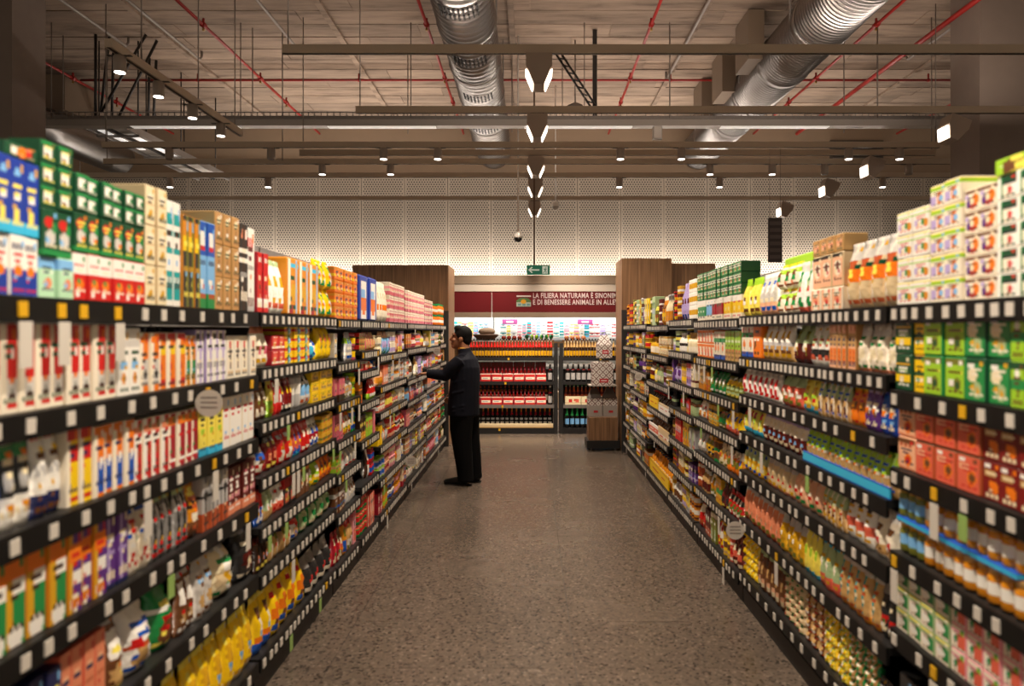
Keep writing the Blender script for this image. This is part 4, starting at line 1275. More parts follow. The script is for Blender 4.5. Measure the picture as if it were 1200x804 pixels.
put_table('right', 0, 3, [
    (1.894, 1.944, 1, 1, .24, 'honey_jar', 'tall pink jar', 'pink_tall'),
    (1.947, 2.462, 9, 1, .105, 'sauce_jar', 'golden jar with blue label', 'jar_gold', dict(zoff=.006)),
    (2.462, 2.618, 3, 1, .105, 'sauce_jar', 'olive jar with blue label', 'jar_green', dict(zoff=.006)),
    (1.947, 2.621, 1, 1, .016, 'display_tray', 'long bright blue tray strip', 'cyan_tray', dict(zoff=.113, d=.10, xoff=-.008, jit=0)),
    (1.947, 2.462, 9, 1, .105, 'sauce_jar', 'golden jar on blue strip', 'jar_gold', dict(zoff=.130)),
    (2.462, 2.618, 3, 1, .105, 'sauce_jar', 'olive jar on blue strip', 'jar_green', dict(zoff=.130))])
put_table('right', 0, 4, [
    (1.885, 2.290, 5, 3, .232, 'cream_tub' if 0 else 'soup_carton', 'pink and ivory carton', 'tub_pink', dict(d=.08)),
    (2.290, 2.624, 4, 3, .232, 'soup_carton', 'green and ivory carton', 'tub_green', dict(d=.08))])
put_table('right', 0, 5, [(2.244, 2.612, 4, 1, .23, 'soup_carton', 'dark green pack', 'dark_green_pack')])

# ---- opposite side, second bay
put_table('right', 1, 0, [
    (2.636, 3.079, 4, 1, .275, 'bread_bag', 'clear bag with orange label', 'clear_orange', dict(d=.12)),
    (3.079, 3.418, 3, 1, .10, 'biscuit_box', 'pale tan box', 'pale_tan'),
    (3.079, 3.418, 3, 1, .15, 'biscuit_box', 'peach box with round picture', 'face_box', dict(zoff=.101)),
    (3.079, 3.418, 4, 1, .075, 'biscuit_box', 'brown kraft box', 'tan_box', dict(zoff=.252)),
    (3.429, 3.629, 2, 1, .25, 'cereal_bag', 'white bag with green leaf', 'white_leaf'),
    (3.629, 3.950, 3, 2, .26, 'cereal_bag', 'lime and ivory bag', 'yel_green'),
    (3.950, 4.250, 3, 1, .235, 'cereal_bag', 'white and peach bag', 'white_film'),
    (4.250, 4.553, 3, 1, .23, 'cereal_bag', 'lemon bag', 'lemon_bag'),
    (3.854, 4.332, 1, 1, .34, 'display_tray', 'tall lime box behind the bags', 'lime_pack', dict(xoff=.19, d=.2)),
    (3.450, 3.841, 1, 1, .30, 'display_tray', 'tall yellow box behind the bags', 'amber; b .8 1 yellow; t .5 olive', dict(xoff=.19, d=.2))])
put_table('right', 1, 1, [
    (2.636, 2.957, 4, 1, .19, 'rusk_bag', 'clear bag of cream bread slices', 'cream_bread'),
    (2.957, 3.212, 6, 1, .195, 'biscuit_box', 'orange and tan box', 'or_tan'),
    (3.212, 3.461, 3, 1, .19, 'rusk_bag', 'white and green bag', 'wht_green'),
    (3.461, 3.713, 2, 1, .20, 'rusk_bag', 'ivory and sage bag', 'sage; b 0 .5 maroon; c .5 .4 .25 ivory'),
    (3.713, 4.171, 5, 1, .20, 'bread_bag', 'white and tan bag', 'grey_brown'),
    (4.171, 4.332, 1, 1, .22, 'biscuit_box', 'plain orange box', 'orange_plain'),
    (4.332, 4.553, 2, 1, .20, 'biscuit_box', 'ivory box with green band', 'multi')])
put_table('right', 1, 2, [
    (2.636, 2.767, 2, 1, .17, 'snack_bag', 'blue snack bag', 'snack_blue'),
    (2.767, 2.896, 2, 1, .17, 'snack_bag', 'purple snack bag', 'snack_pur'),
    (2.896, 3.037, 2, 1, .17, 'snack_bag', 'orange snack bag', 'snack_or'),
    (3.037, 3.357, 5, 1, .175, 'rusk_bag', 'tan and sage bag', 'brown_bag'),
    (3.357, 3.571, 2, 1, .18, 'rusk_bag', 'lemon bag with cyan base', 'lime_cyan'),
    (3.571, 3.881, 3, 1, .18, 'rusk_bag', 'coral and sage bag', 'or_greenish'),
    (3.881, 4.544, 7, 1, .18, 'flour_bag', 'white bag', 'white_bag')])
put_table('right', 1, 3, [
    (2.636, 3.515, 14, 1, .165, 'pouch', 'lime and tan pouch', 'lime_pouch', dict(zoff=.004)),
    (2.633, 3.520, 1, 1, .045, 'display_tray', 'long cyan blue tray front', 'cyan_tray', dict(xoff=-.010, d=.008, jit=0)),
    (3.515, 4.171, 8, 1, .17, 'pouch', 'maroon and ivory pouch', 'brown_white'),
    (4.171, 4.544, 4, 1, .17, 'pouch', 'lemon pouch with cyan base', 'lime_cyan')])
put_table('right', 1, 4, [
    (2.636, 2.823, 2, 1, .19, 'rusk_bag', 'white and cream bag', 'ivory; b .1 .3 tan; b .8 1 white; s .4 .5 white'),
    (2.823, 3.079, 3, 1, .19, 'rusk_bag', 'white bag with coral band', 'white_red'),
    (3.079, 3.327, 4, 1, .18, 'pasta_bag', 'sage and maroon bag', 'brown_bag'),
    (3.327, 3.689, 4, 1, .18, 'pasta_bag', 'peach and ivory bag', 'peach; b .8 1 ivory; c .5 .4 .3 ivory; s .1 .2 coral'),
    (3.689, 4.094, 5, 1, .18, 'pasta_bag', 'beige bag', 'tan_clear'),
    (4.094, 4.544, 5, 1, .18, 'pasta_bag', 'sage and gold bag', 'gold; b .5 .9 sage; c .5 .3 .2 lemon')])
put_table('right', 1, 5, [
    (2.636, 2.780, 2, 1, .23, 'pasta_bag', 'dark bag with red tip', 'dark_red'),
    (2.780, 3.140, 5, 1, .23, 'pasta_bag', 'tan bag with teal stripe', 'teal_clear'),
    (3.140, 3.357, 3, 1, .22, 'pasta_bag', 'sage and coral bag', 'sage; b 0 .3 coral; c .5 .5 .25 ivory; b .9 1 cyan'),
    (3.357, 3.537, 3, 1, .22, 'pasta_bag', 'lemon and cyan bag', 'yel_lime'),
    (3.537, 3.881, 4, 1, .22, 'pasta_bag', 'clear yellow bag', 'gold; b .7 1 silver; s .3 .5 ivory; c .5 .3 .2 olive'),
    (3.881, 4.544, 8, 1, .22, 'pasta_bag', 'pink and cream bag', 'salmon; s .3 .5 ivory; b .8 1 silver; b 0 .15 terracotta')])
put_table('right', 1, 6, [
    (2.636, 2.780, 3, 1, .18, 'pouch', 'grey and white pouch', 'silver; c .5 .4 .3 white; b .8 1 charcoal'),
    (2.780, 3.037, 4, 5, .26, 'net_roll', 'green and tan net pack', 'net_green', dict(d=.1)),
    (3.037, 3.288, 4, 5, .27, 'net_roll', 'yellow and white net pack', 'net_yellow', dict(d=.1)),
    (3.288, 3.537, 3, 4, .24, 'net_roll', 'tan and beige net pack', 'net_brown', dict(d=.1)),
    (3.537, 3.828, 4, 5, .22, 'net_roll', 'beige and teal net pack', 'net_beige', dict(d=.1)),
    (3.828, 4.266, 6, 1, .25, 'pouch', 'brown and sage pouch', 'brown_low'),
    (4.266, 4.544, 4, 5, .27, 'net_roll', 'yellow striped net pack', 'net_yellow', dict(d=.1))])
# ---- opposite side, third bay top rows
put_table('right', 2, 0, [
    (4.57, 5.0, 4, 1, .155, 'cereal_box', 'yellow oat box', 'oat_yel'), (5.0, 5.3, 3, 1, .155, 'cereal_box', 'crimson oat box', 'oat_red'),
    (5.3, 5.5, 2, 1, .155, 'cereal_box', 'sky blue oat box', 'oat_sky'), (5.5, 5.77, 3, 1, .155, 'cereal_box', 'green oat box', 'oat_grn'),
    (4.57, 5.77, 12, 3, .21, 'cereal_box', 'green and white box', 'oatgreen', dict(zoff=.156))])
put_table('right', 2, 1, [
    (4.57, 4.95, 5, 1, .205, 'biscuit_box', 'lime and tan box', 'lime_brown'), (4.95, 5.25, 3, 1, .20, 'biscuit_box', 'ivory box with orange disc', 'multi'), (5.25, 5.77, 5, 2, .21, 'biscuit_box', 'orange and white box', 'or_white')])

# ---- farther bays: filled row by row
SWEET = 'red red crimson orange amber yellow yellow cream ivory white brown darkbrown tan pink coral rose silver lightgrey peach lime green blue'.split()
PALE = 'cream ivory white peach pink rose salmon tan beige lightgrey silver amber brown lemon coral lilac sky'.split()
DELI = 'brown tan amber gold olive cream ivory white maroon terracotta orange sage green yellow coral charcoal red lightgrey'.split()
WINE = 'gold amber yellow lemon ivory white cream olive brown maroon red charcoal sage silver purple lilac tan'.split()
SHAPES = {'a': 'candy_bag biscuit_box wafer_pack candy_bag snack_bag jam_jar coffee_pack cracker_pack'.split(),
          'b': 'jam_jar honey_jar cracker_pack flour_bag rusk_bag cereal_bag food_can cream_tub biscuit_box snack_tub'.split(),
          'c': 'sauce_jar food_can pasta_bag soup_carton cereal_bag oil_bottle pouch bread_bag tea_box flour_bag'.split(),
          'd': 'oil_bottle syrup_bottle sauce_jar soup_carton honey_jar food_can drink_can gift_box pouch milk_carton snack_tub'.split()}
WORDK = {k: k.split('_')[-1] for k in KINDS}
PATS = ['{0}; b 0 .3 {1}; c .5 .62 .27 {2}', '{0}; b .7 1 {1}; r .15 .85 .28 .58 {2}', '{0}; b .35 .65 {1}; t .8 {2}', '{0}; r .1 .9 .1 .45 {1}; b .84 1 {2}', '{0}; s 0 .3 {1}; c .62 .4 .24 {2}', '{0}; c .5 .5 .34 {1}; c .5 .5 .18 {2}', '{0}; b .2 .32 {1}; b .6 .8 {2}; t .45 {1}']


def fill_shelf(side, i, k, pal, shp, y_from=None, y_to=None, scale=1.0, gaps=.10):
    bays = LEFT if side == 'left' else RIGHT
    y0, y1, zs = bays[i]
    gap = (zs[k - 1] - zs[k]) if k else .36
    rng = random.Random(hash((side == 'left', i, k, 5)) & 0xffff)
    y = (y_from or y0 + .03); end = (y_to or y1 - .03)
    last = None
    while y < end - .05:
        kind = rng.choice(SHAPES[shp])
        w = rng.uniform(.058, .085) * scale
        if KINDS[kind][0] in ('bag',): w *= 1.25
        n = rng.choice((1, 2, 2, 3, 3, 4)) if i < 5 else rng.choice((1, 2, 3, 3, 4))
        L_ = min(n * w, end - y)
        n = max(1, round(L_ / w))
        c1, c2, c3 = rng.sample(pal, 3)
        while c1 == last or len({c1, c2, c3}) < 3: c1, c2, c3 = rng.sample(pal, 3)
        last = c1
        top = gap - .075
        h = top * rng.uniform(.80, 1.0) if k else rng.uniform(.25, .33)
        sh = KINDS[kind][0]
        tiers = 1
        if sh == 'can' or (sh in ('jar', 'tub') and h > .15): tiers = 2 if h < .25 else 3
        if kind in ('wafer_pack', 'cracker_pack'): tiers = rng.choice((2, 3))
        if sh == 'bottle' : h = min(h, .30)
        if rng.random() > gaps * .6:
            seg(side, i, k, y, y + L_, n, tiers, h, kind, f'{c1} and {c2} {WORDK[kind]}', rng.choice(PATS).format(c1, c2, c3), fill=.93)
        y += L_ + .004


for i, pal, shp in ((2, SWEET, 'a'), (3, SWEET, 'a'), (4, PALE, 'b'), (5, PALE, 'b'), (6, PALE, 'b'), (7, DELI, 'b')):
    for k in range(1, 7):
        fill_shelf('left', i, k, SWEET if (i == 4 and k > 3) else pal, shp, scale=1.0 if i < 4 else 1.15)
for i, pal, shp in ((2, DELI, 'c'), (3, WINE, 'd'), (4, WINE, 'd'), (5, WINE, 'd'), (6, WINE, 'd')):
    for k in range(0 if i > 2 else 2, len(RIGHT[i][2])):
        if i == 4 and k in (1, 3, 4, 5): continue
        fill_shelf('right', i, k, pal, shp, scale=1.0 if i < 4 else 1.15)
# the yellow, white and red shelf trays in the fifth bay opposite
put_table('right', 4, 1, [(6.9, 7.5, 6, 2, .20, 'cereal_box', 'cream and gold box', 'cream; b .0 .2 tan; b .8 1 gold; t .5 amber'), (7.52, 8.1, 5, 1, .19, 'oil_bottle', 'gold bottle', 'gold; b .2 .5 ivory; b .9 1 yellow')])
put_table('right', 4, 3, [(6.9, 8.1, 11, 1, .17, 'syrup_bottle', 'dark bottle in tray', 'darkbrown; b .25 .5 amber; b .9 1 red', dict(xoff=.02)), (6.9, 7.48, 1, 1, .09, 'display_tray', 'white display tray', 'white_tray', dict(d=.012, xoff=-.01)), (7.52, 8.1, 1, 1, .12, 'display_tray', 'big yellow display tray', 'yellow_tray', dict(d=.012, xoff=-.01))])
put_table('right', 4, 4, [(6.9, 8.1, 10, 1, .2, 'syrup_bottle', 'brown bottle in tray', 'brown; b .25 .5 cream; b .9 1 black', dict(xoff=.02)), (6.9, 7.48, 1, 1, .13, 'display_tray', 'beige lettered display tray', 'beige; b .3 .5 white; t .35 red; top tan', dict(d=.012, xoff=-.01)), (7.52, 8.1, 1, 1, .10, 'display_tray', 'red and white display tray', 'white; b .2 .7 coral; t .4 white; top white', dict(d=.012, xoff=-.01))])
put_table('right', 4, 5, [(6.9, 8.1, 10, 1, .26, 'syrup_bottle', 'amber bottle in tray', 'amber; b .25 .5 ivory; b .9 1 charcoal', dict(xoff=.02)), (6.9, 8.1, 1, 1, .13, 'display_tray', 'long low yellow display tray', 'yellow_tray', dict(d=.012, xoff=-.01))])

# ---- set them out: the 300 of a kind that show largest one by one, the rest joined
def inside(loc):
    px = 622 + 850 * loc[0] / loc[1]
    py = 388 - 850 * (loc[2] - 1.70) / loc[1]
    return -440 < px < 1470 and -190 < py < 815 + 850 * .24 / loc[1]


def s_hand(p):       # the man's hand reaches in here
    return p[0] < 0 and abs(p[1] - 7.92) < .13 and abs(p[2] - 1.2) < .03


by_kind = {}
for it in ITEMS:
    if s_hand(it[3]): continue
    if inside(it[3]):
        by_kind.setdefault(it[1], []).append(it)
LID = {}
for kind, its in by_kind.items():
    its.sort(key=lambda q: -q[0])
    for (px, nm, me, loc, rz, lab, cat, grp, lid) in its[:290]:
        o = link(nm, me, None, loc, rz)
        if lid: link('lid' if 'bottle' not in nm else 'cap', lid, o)
        tag(o, lab, cat, grp)
    rest = its[290:]
    if rest:
        bm = bmesh.new()
        lay = None
        for (px, nm, me, loc, rz, lab, cat, grp, lid) in rest:
            m2 = me.copy(); m2.transform(Matrix.Translation(loc) @ Matrix.Rotation(rz, 4, 'Z'))
            bm.from_mesh(m2)
            bpy.data.meshes.remove(m2)
        me = bpy.data.meshes.new(kind + '_rest'); bm.to_mesh(me); bm.free()
        me.materials.append(M_FILM)
        o = link(kind + '_rest', me)
        tag(o, 'farther ' + kind.replace('_', ' ') + ' rows deep in the shelving runs', cat, None, 'stuff')
print('KINDS', {k: len(v) for k, v in by_kind.items()}, sum(len(v) for v in by_kind.values()))

# ================================================================ THE END OF THE AISLE
# refrigerated wall cabinets
M_RFASC = mat('burgundy_fascia', '74151c', .45)
M_SOFF = mat('beige_soffit', 'a58f79', .6)
M_FRW = mat('fridge_white', 'e9e6e0', .35)
M_FLED = mat('fridge_led', 'ffffff', .4, emit=(.93, .97, 1), estr=2.0)
FY = 16.0
structure('trim_2', MB().box(-9, 9, FY - .02, FY + .12, 2.74, 2.93), M_SOFF)
structure('trim_3', MB().box(-9, 9, FY - .01, FY + .12, 2.575, 2.735), mat('cream_band', 'e2d3c2', .5))
for i, x0 in enumerate((-4.35, -.85 - .0, 2.65)):
    x1 = x0 + 3.48
    xm = (x0 + x1) / 2; hw = (x1 - x0) / 2
    t = thing('refrigerated_cabinet', ('open white refrigerated cabinet beneath the plain burgundy fascia', 'open white refrigerated cabinet beneath the lettered burgundy fascia', 'open white refrigerated cabinet hidden behind the tall walnut head panel')[i], 'fridge', (xm, FY, 0), 'refrigerated cabinets along the back wall')
    MB().box(-hw, hw, .0, .06, 2.115, 2.57).build('fascia', M_RFASC, t)
    MB().box(-hw, hw, -.01, .08, 2.0, 2.113).build('canopy_edge', M_SOFF, t)
    MB().box(-hw, hw, .90, .95, .0, 2.57).build('back_panel', M_FRW, t)
    MB().box(-hw, hw, .061, .90, 2.12, 2.16).build('canopy', M_FRW, t)
    MB().box(-hw, hw, .0, .90, .0, .35).build('base', M_SOFF, t)
    for sx in ((-1,), (), (1,))[i]:
        MB().box(sx * hw - (.02 if sx > 0 else 0), sx * hw + (.02 if sx < 0 else 0), .08, .89, .36, 2.11).build('side_panel', M_FRW, t)
    for z in (.62, .92, 1.22, 1.52):
        sh = MB().box(-hw + .03, hw - .03, .32, .89, z, z + .025).box(-hw + .03, hw - .03, .30, .318, z - .02, z + .04).build('shelf', M_FRW, t)
        MB().box(-hw + .05, hw - .05, .33, .36, z - .014, z - .001).build('shelf_light', M_FLED, sh)
    MB().box(-hw + .05, hw - .05, .12, .20, 2.09, 2.115).build('cabinet_light', M_FLED, t)
    if i < 3:
        area('fridge_light', (xm, FY + .2, 2.08), (math.radians(35), 0, 0), 3.3, .08, FRIDGE_W, (.93, .97, 1))
MB_ = MB().box(-.006, .006, -.006, -.001, 2.13, 2.555)
tag(MB_.build('fascia_seam', mat('white_seam', 'd8c8c4', .5), None, (-.86, FY, 0)), 'thin pale seam strip between the two burgundy fascias', 'strip')

# lettering on the fascia
M_LET = mat('white_lettering', 'ecdcd8', .5)
def text(name, s, size, loc, parent, m, sx=1.0, off=.003):
    c = bpy.data.curves.new(name, 'FONT')
    c.body = s; c.size = size; c.extrude = .002; c.offset = off; c.space_character = 1.08
    c.resolution_u = 2
    o = bpy.data.objects.new(name, c); COL.objects.link(o)
    dg = bpy.context.evaluated_depsgraph_get()
    me = bpy.data.meshes.new_from_object(o.evaluated_get(dg))
    COL.objects.unlink(o); bpy.data.objects.remove(o)
    me.materials.clear(); me.materials.append(m)
    o = link(name, me, parent, loc)
    o.rotation_euler = (math.pi / 2, 0, 0); o.scale = (sx, 1, 1)
    return o
t = thing('fascia_lettering', 'two lines of white capitals on the burgundy fascia', 'lettering', (.045, FY - .003, 2.33))
l1 = text('upper_line', 'LA FILIERA NATURAMA È SINONIMO', .158, (0, 0, .10), t, M_LET)
l2 = text('lower_line', 'E DI BENESSERE ANIMALE IN ALLEVAMENTO', .158, (0, 0, -.045), t, M_LET)
for o, wd in ((l1, 1.95), (l2, 2.37)):
    o.scale.x = wd / o.data.vertices[max(range(len(o.data.vertices)), key=lambda q: o.data.vertices[q].co.x)].co.x
t = thing('brand_emblem', 'small emblem with yellow sun over green field and white bar', 'emblem', (-.155, FY - .003, 2.37))
MB().prism([(-.16, .085), (.16, .085), (.16, .115), (-.16, .115)], 'y', -.004, 0).build('white_bar', M_LET, t)
MB().prism([(-.16, -.13), (.16, -.13), (.16, -.035), (-.16, -.035)], 'y', -.004, 0).build('pale_field', mat('emblem_grey', 'b9c4b4', .5), t)
MB().prism([(-.16, -.03), (.16, -.03), (.16, .0), (.10, .05), (0, .068), (-.10, .05), (-.16, .0)], 'y', -.005, 0).build('green_field', mat('emblem_green', '5d7d4a', .5), t)
MB().prism([(.06 * math.cos(a * .5236) - .005, -.02 + .05 * math.sin(a * .5236)) for a in range(12)][::-1], 'y', -.008, -.0055).build('sun', mat('emblem_sun', 'e2a52a', .5), t)
mb = MB()
for k in range(3): mb.prism([(-.13 + k * .1, -.11), (-.06 + k * .1, -.11), (-.06 + k * .1, -.065), (-.13 + k * .1, -.065)], 'y', -.007, -.0045)
mb.build('emblem_mark', mat('emblem_teal', '6f9fa0', .5), t)

# dairy goods on the cabinet shelf
rng = random.Random(5)
x = -2.0; n = 0
DC = ['white', 'white', 'ivory', 'sky', 'white', 'teal', 'red', 'lightgrey', 'lilac', 'lemon', 'white', 'pink']
while x < 2.3:
    w_ = rng.choice((.09, .11, .13, .10))
    c1, c2 = rng.sample(DC, 2)
    while c1 == c2: c1, c2 = rng.sample(DC, 2)
    if abs(x + .86) > .16 and abs(x - 2.62) > .1:
        for row in range(2):
            me = box_mesh('dairy_pack', w_, .10, rng.uniform(.16, .19), parse(f'{c1}; b .2 .34 {c2}; b .6 .7 {c2}; c .5 .48 .2 grey; t .85 {c2}'), 4, 7)
            o = link('dairy_pack', me, None, (x + w_ / 2, FY + .37 + row * .0, 1.546 + row * .195), -math.pi / 2)
            tag(o, ORD[n] + f' {c1} and {c2} dairy pack, ' + ('lower', 'upper') [row] + ' row in the bright cabinet', 'pack', 'dairy packs in the cabinet')
    x += w_ + .012; n += 1
M_PSIGN = mat('magenta_sign', 'a8487f', .5)
for i, x in enumerate((-.47, 1.22)):
    t = thing('price_sign', ('magenta price sign hanging in the cabinet above the fruit', 'magenta price sign hanging in the cabinet beyond the panettone boxes')[i], 'sign', (x, FY + .26, 1.905))
    MB().box(-.17, .17, -.004, .004, -.055, .055).build('sign_card', M_PSIGN, t)
    MB().box(-.08, .08, -.006, -.0045, -.02, .02).build('printed_line', M_LET, t)
    MB().tube([(-.1, 0, .055), (-.1, 0, .18)], .003, 5).tube([(.1, 0, .055), (.1, 0, .18)], .003, 5).build('hook', M_ROD, t)

# fruit stand between cabinets and bottles
M_CRATE = wood('crate_wood', '6b4a2c', '9a7448', (3, 3, 12))
t = thing('produce_stand', 'wooden produce stand half hidden behind the bottle shelving', 'stand', (.0, 13.6, 0))
MB().box(-1.5, 1.5, 0, .7, 1.39, 1.45).build('stand_top', M_CRATE, t)
for sx in (-1, 1):
    for y in (.02, .62):
        MB().box(sx * 1.44 - .03, sx * 1.44 + .03, y, y + .06, 0, 1.389).build('leg', M_CRATE, t)
MB().box(-1.5, 1.5, -.02, -.001, 1.39, 1.50).build('stand_front', M_CRATE, t)
rng = random.Random(11)
def leafy(seed):
    r = random.Random(seed); mb = MB()
    for k in range(9):
        a = k * 2.4; rr = .012 + .003 * k
        mb.ball((rr * math.cos(a) * .6, rr * math.sin(a) * .6, .04 + .004 * k), .026, .026, .036, 6, 4, 0, PAL[r.choice(('green', 'lime', 'darkgreen', 'sage'))])
    return mb.mesh('lettuce', M_FILM)
tom = MB().ball((0, 0, .042), .045, .045, .040, 10, 7, 0, hx('8f2a1c')); tom.lathe([(.004, .08), (.012, .083), (.003, .095)], 6, (0, 0, 0), 0, [PAL['green']] * 3); tom_me = tom.mesh('tomato', M_FILM)
pea = MB().ball((0, 0, .042), .045, .045, .042, 10, 7, 0, hx('d98a5c')); pea.lathe([(.004, .08), (.006, .09)], 6, (0, 0, 0), 0, [PAL['brown']] * 2); pea_me = pea.mesh('peach', M_FILM)
for me, x0, x1, nn, z, nm, lab in ((tom_me, -.56, -.16, 4, 1.54, 'tomato', 'red brown tomato'), (pea_me, .62, 1.05, 4, 1.54, 'peach', 'orange peach'), (None, -.12, .43, 6, 1.54, 'lettuce', 'green lettuce'), (pea_me, -1.45, -1.12, 3, 1.54, 'apricot', 'pale orange apricot')):
    for k in range(nn):
        x = x0 + (x1 - x0) * (k + .5) / nn
        o = link(nm, me or leafy(k), None, (x, 13.66 + .03 * (k % 2), 1.531), rng.uniform(0, 6))
        tag(o, f'{ORD[k]} {lab} in the row behind the bottles', 'vegetable' if nm in ('tomato', 'lettuce') else 'fruit', nm + ' row')
for x0, x1 in ((-1.48, -1.1), (-.60, -.15), (-.14, .44), (.60, 1.08)):
    tag(MB().box(x0, x1, 13.61, 13.95, 1.451, 1.53).build('produce_crate', M_CRATE), {-1.48: 'low wooden crate under the apricots', -.60: 'low wooden crate under the tomatoes', -.14: 'low wooden crate under the lettuces', .60: 'low wooden crate under the peaches'}[x0], 'crate')
M_WICK = mat('brown_wicker', '5a3f2d', .7, bump=.5, bscale=60)
t = thing('wicker_basket', 'brown wicker basket with pale loaf behind the bottles', 'basket', (-.80 - .05, 13.66 + .06, 1.531))
prof = []
for k in range(9): prof += [(.15 + .012 * k + (.006 if k % 2 else 0), .012 * k)]
MB().lathe(prof + [(.22, .11), (.10, .10)], 18).build('basket_body', M_WICK, t)
MB().ball((.02, 0, .16), .16, .12, .075, 14, 8).build('loaf', mat('pale_loaf', 'a58e78', .8, var=.2, vscale=20), t)

# ---------------------------------------------------------------- black bottle shelving
BY = 12.0
M_GLBL = mat('dark_glass', '1a0f0a', .08)
def bottle(name, h, r, rings):
    """rings: (z fraction, colour) steps from the bottom; the outline is a beer bottle's"""
    prof = [(.9, 0), (1, .02), (1, .1), (1, .18), (1, .26), (1, .36), (1, .46), (1, .54), (.93, .60), (.70, .66), (.50, .72), (.44, .78), (.40, .84), (.38, .90), (.46, .905), (.46, .985), (.40, 1)]
    def col(v):
        c = None
        for z, k in rings:
            if v >= z: c = PAL[k]
        return c
    cols = [col((b + prof[min(i + 1, len(prof) - 1)][1]) / 2) for i, (a, b) in enumerate(prof)]
    return MB().lathe([(a * r, b * h) for a, b in prof], 10, (0, 0, 0), 0, cols).mesh(name, M_GLASS)


def rack(label, x0, x1, zs):
    t = thing('bottle_shelving', label, 'shelving', ((x0 + x1) / 2, BY, 0), 'black bottle shelving at the aisle end')
    hw = (x1 - x0) / 2
    for sx in (-1, 1):
        MB().box(sx * hw - .03, sx * hw + .03, -.03, .03, 0, 1.50 if sx * (x0 + x1) < 0 or (sx > 0 and x0 < 0) or (sx < 0 and x0 > 0) else 1.28).build('upright', M_SHELF, t)
        MB().box(sx * hw - .025, sx * hw + .025, .36, .42, 0, 1.28).build('upright', M_SHELF, t)
    for k, z in enumerate(zs):
        sh = MB().box(-hw + .031, hw - .031, -.012, .40, z - .025, z).box(-hw + .031, hw - .031, -.02, -.0121, z - .05, z + .006).build('shelf', M_SHELF if k != 2 else M_STEEL, t)
        link('price_tag', tag_me['y'], sh, (-.05 * (k - 1), -.0215, z - .024)).rotation_euler = (0, 0, -math.pi / 2)
    MB().box(-hw + .03, hw - .03, -.02, .38, .0, .05).build('plinth', M_SHELF, t)
    MB().box(-hw + .03, hw - .03, .40, .415, .051, 1.05).build('back_panel', M_BACKP, t)  # dark sheet added to an open rack, blocking the cabinet glow behind lower bottles
    return t
ZS = [1.262, .862, .478, .095]
rack('wide black bottle shelving with red and white carriers', -1.25, .415, ZS)
rack('narrow black bottle shelving with dark bottles and green necks', .505, 1.70, ZS)
BOT = dict(
    yl=bottle('beer_bottle', .310, .0235, ((0, 'darkbrown'), (.10, 'gold'), (.40, 'darkbrown'), (.52, 'red'), (.76, 'red'), (.82, 'ivory'), (.9, 'black'))),
    yb=bottle('beer_bottle', .310, .0235, ((0, 'darkbrown'), (.10, 'gold'), (.40, 'darkbrown'), (.52, 'tan'), (.76, 'beige'), (.82, 'ivory'), (.9, 'black'))),
    rd=bottle('beer_bottle', .235, .030, ((0, 'maroon'), (.1, 'ivory'), (.5, 'maroon'), (.62, 'red'), (.8, 'rose'), (.9, 'crimson'))),
    am=bottle('beer_bottle', .33, .031, ((0, 'darkbrown'), (.2, 'ivory'), (.5, 'darkbrown'), (.62, 'amber'), (.72, 'darkbrown'), (.8, 'terracotta'), (.9, 'brown'))),
    wl=bottle('beer_bottle', .315, .038, ((0, 'black'), (.12, 'silver'), (.46, 'black'), (.60, 'darkred'), (.68, 'black'), (.9, 'white'))),
    gr=bottle('beer_bottle', .335, .031, ((0, 'brown'), (.15, 'terracotta'), (.5, 'maroon'), (.62, 'terracotta'), (.86, 'mint'), (.9, 'green'))),
    rn=bottle('beer_bottle', .32, .030, ((0, 'black'), (.14, 'ivory'), (.24, 'charcoal'), (.4, 'silver'), (.47, 'black'), (.58, 'crimson'), (.78, 'orange'), (.9, 'amber'))),
    gn=bottle('beer_bottle', .335, .036, ((0, 'black'), (.10, 'black'), (.18, 'sky'), (.42, 'black'), (.58, 'green'), (.9, 'green'))))


def bottles(key, x0, x1, n, z, y, lab, grp, nm='beer_bottle'):
    for k in range(n):
        o = link(nm, BOT[key], None, (x0 + (x1 - x0) * (k + .5) / n, y, z + .001))
        tag(o, f'{ORD[k]} {lab}', 'bottle', grp)


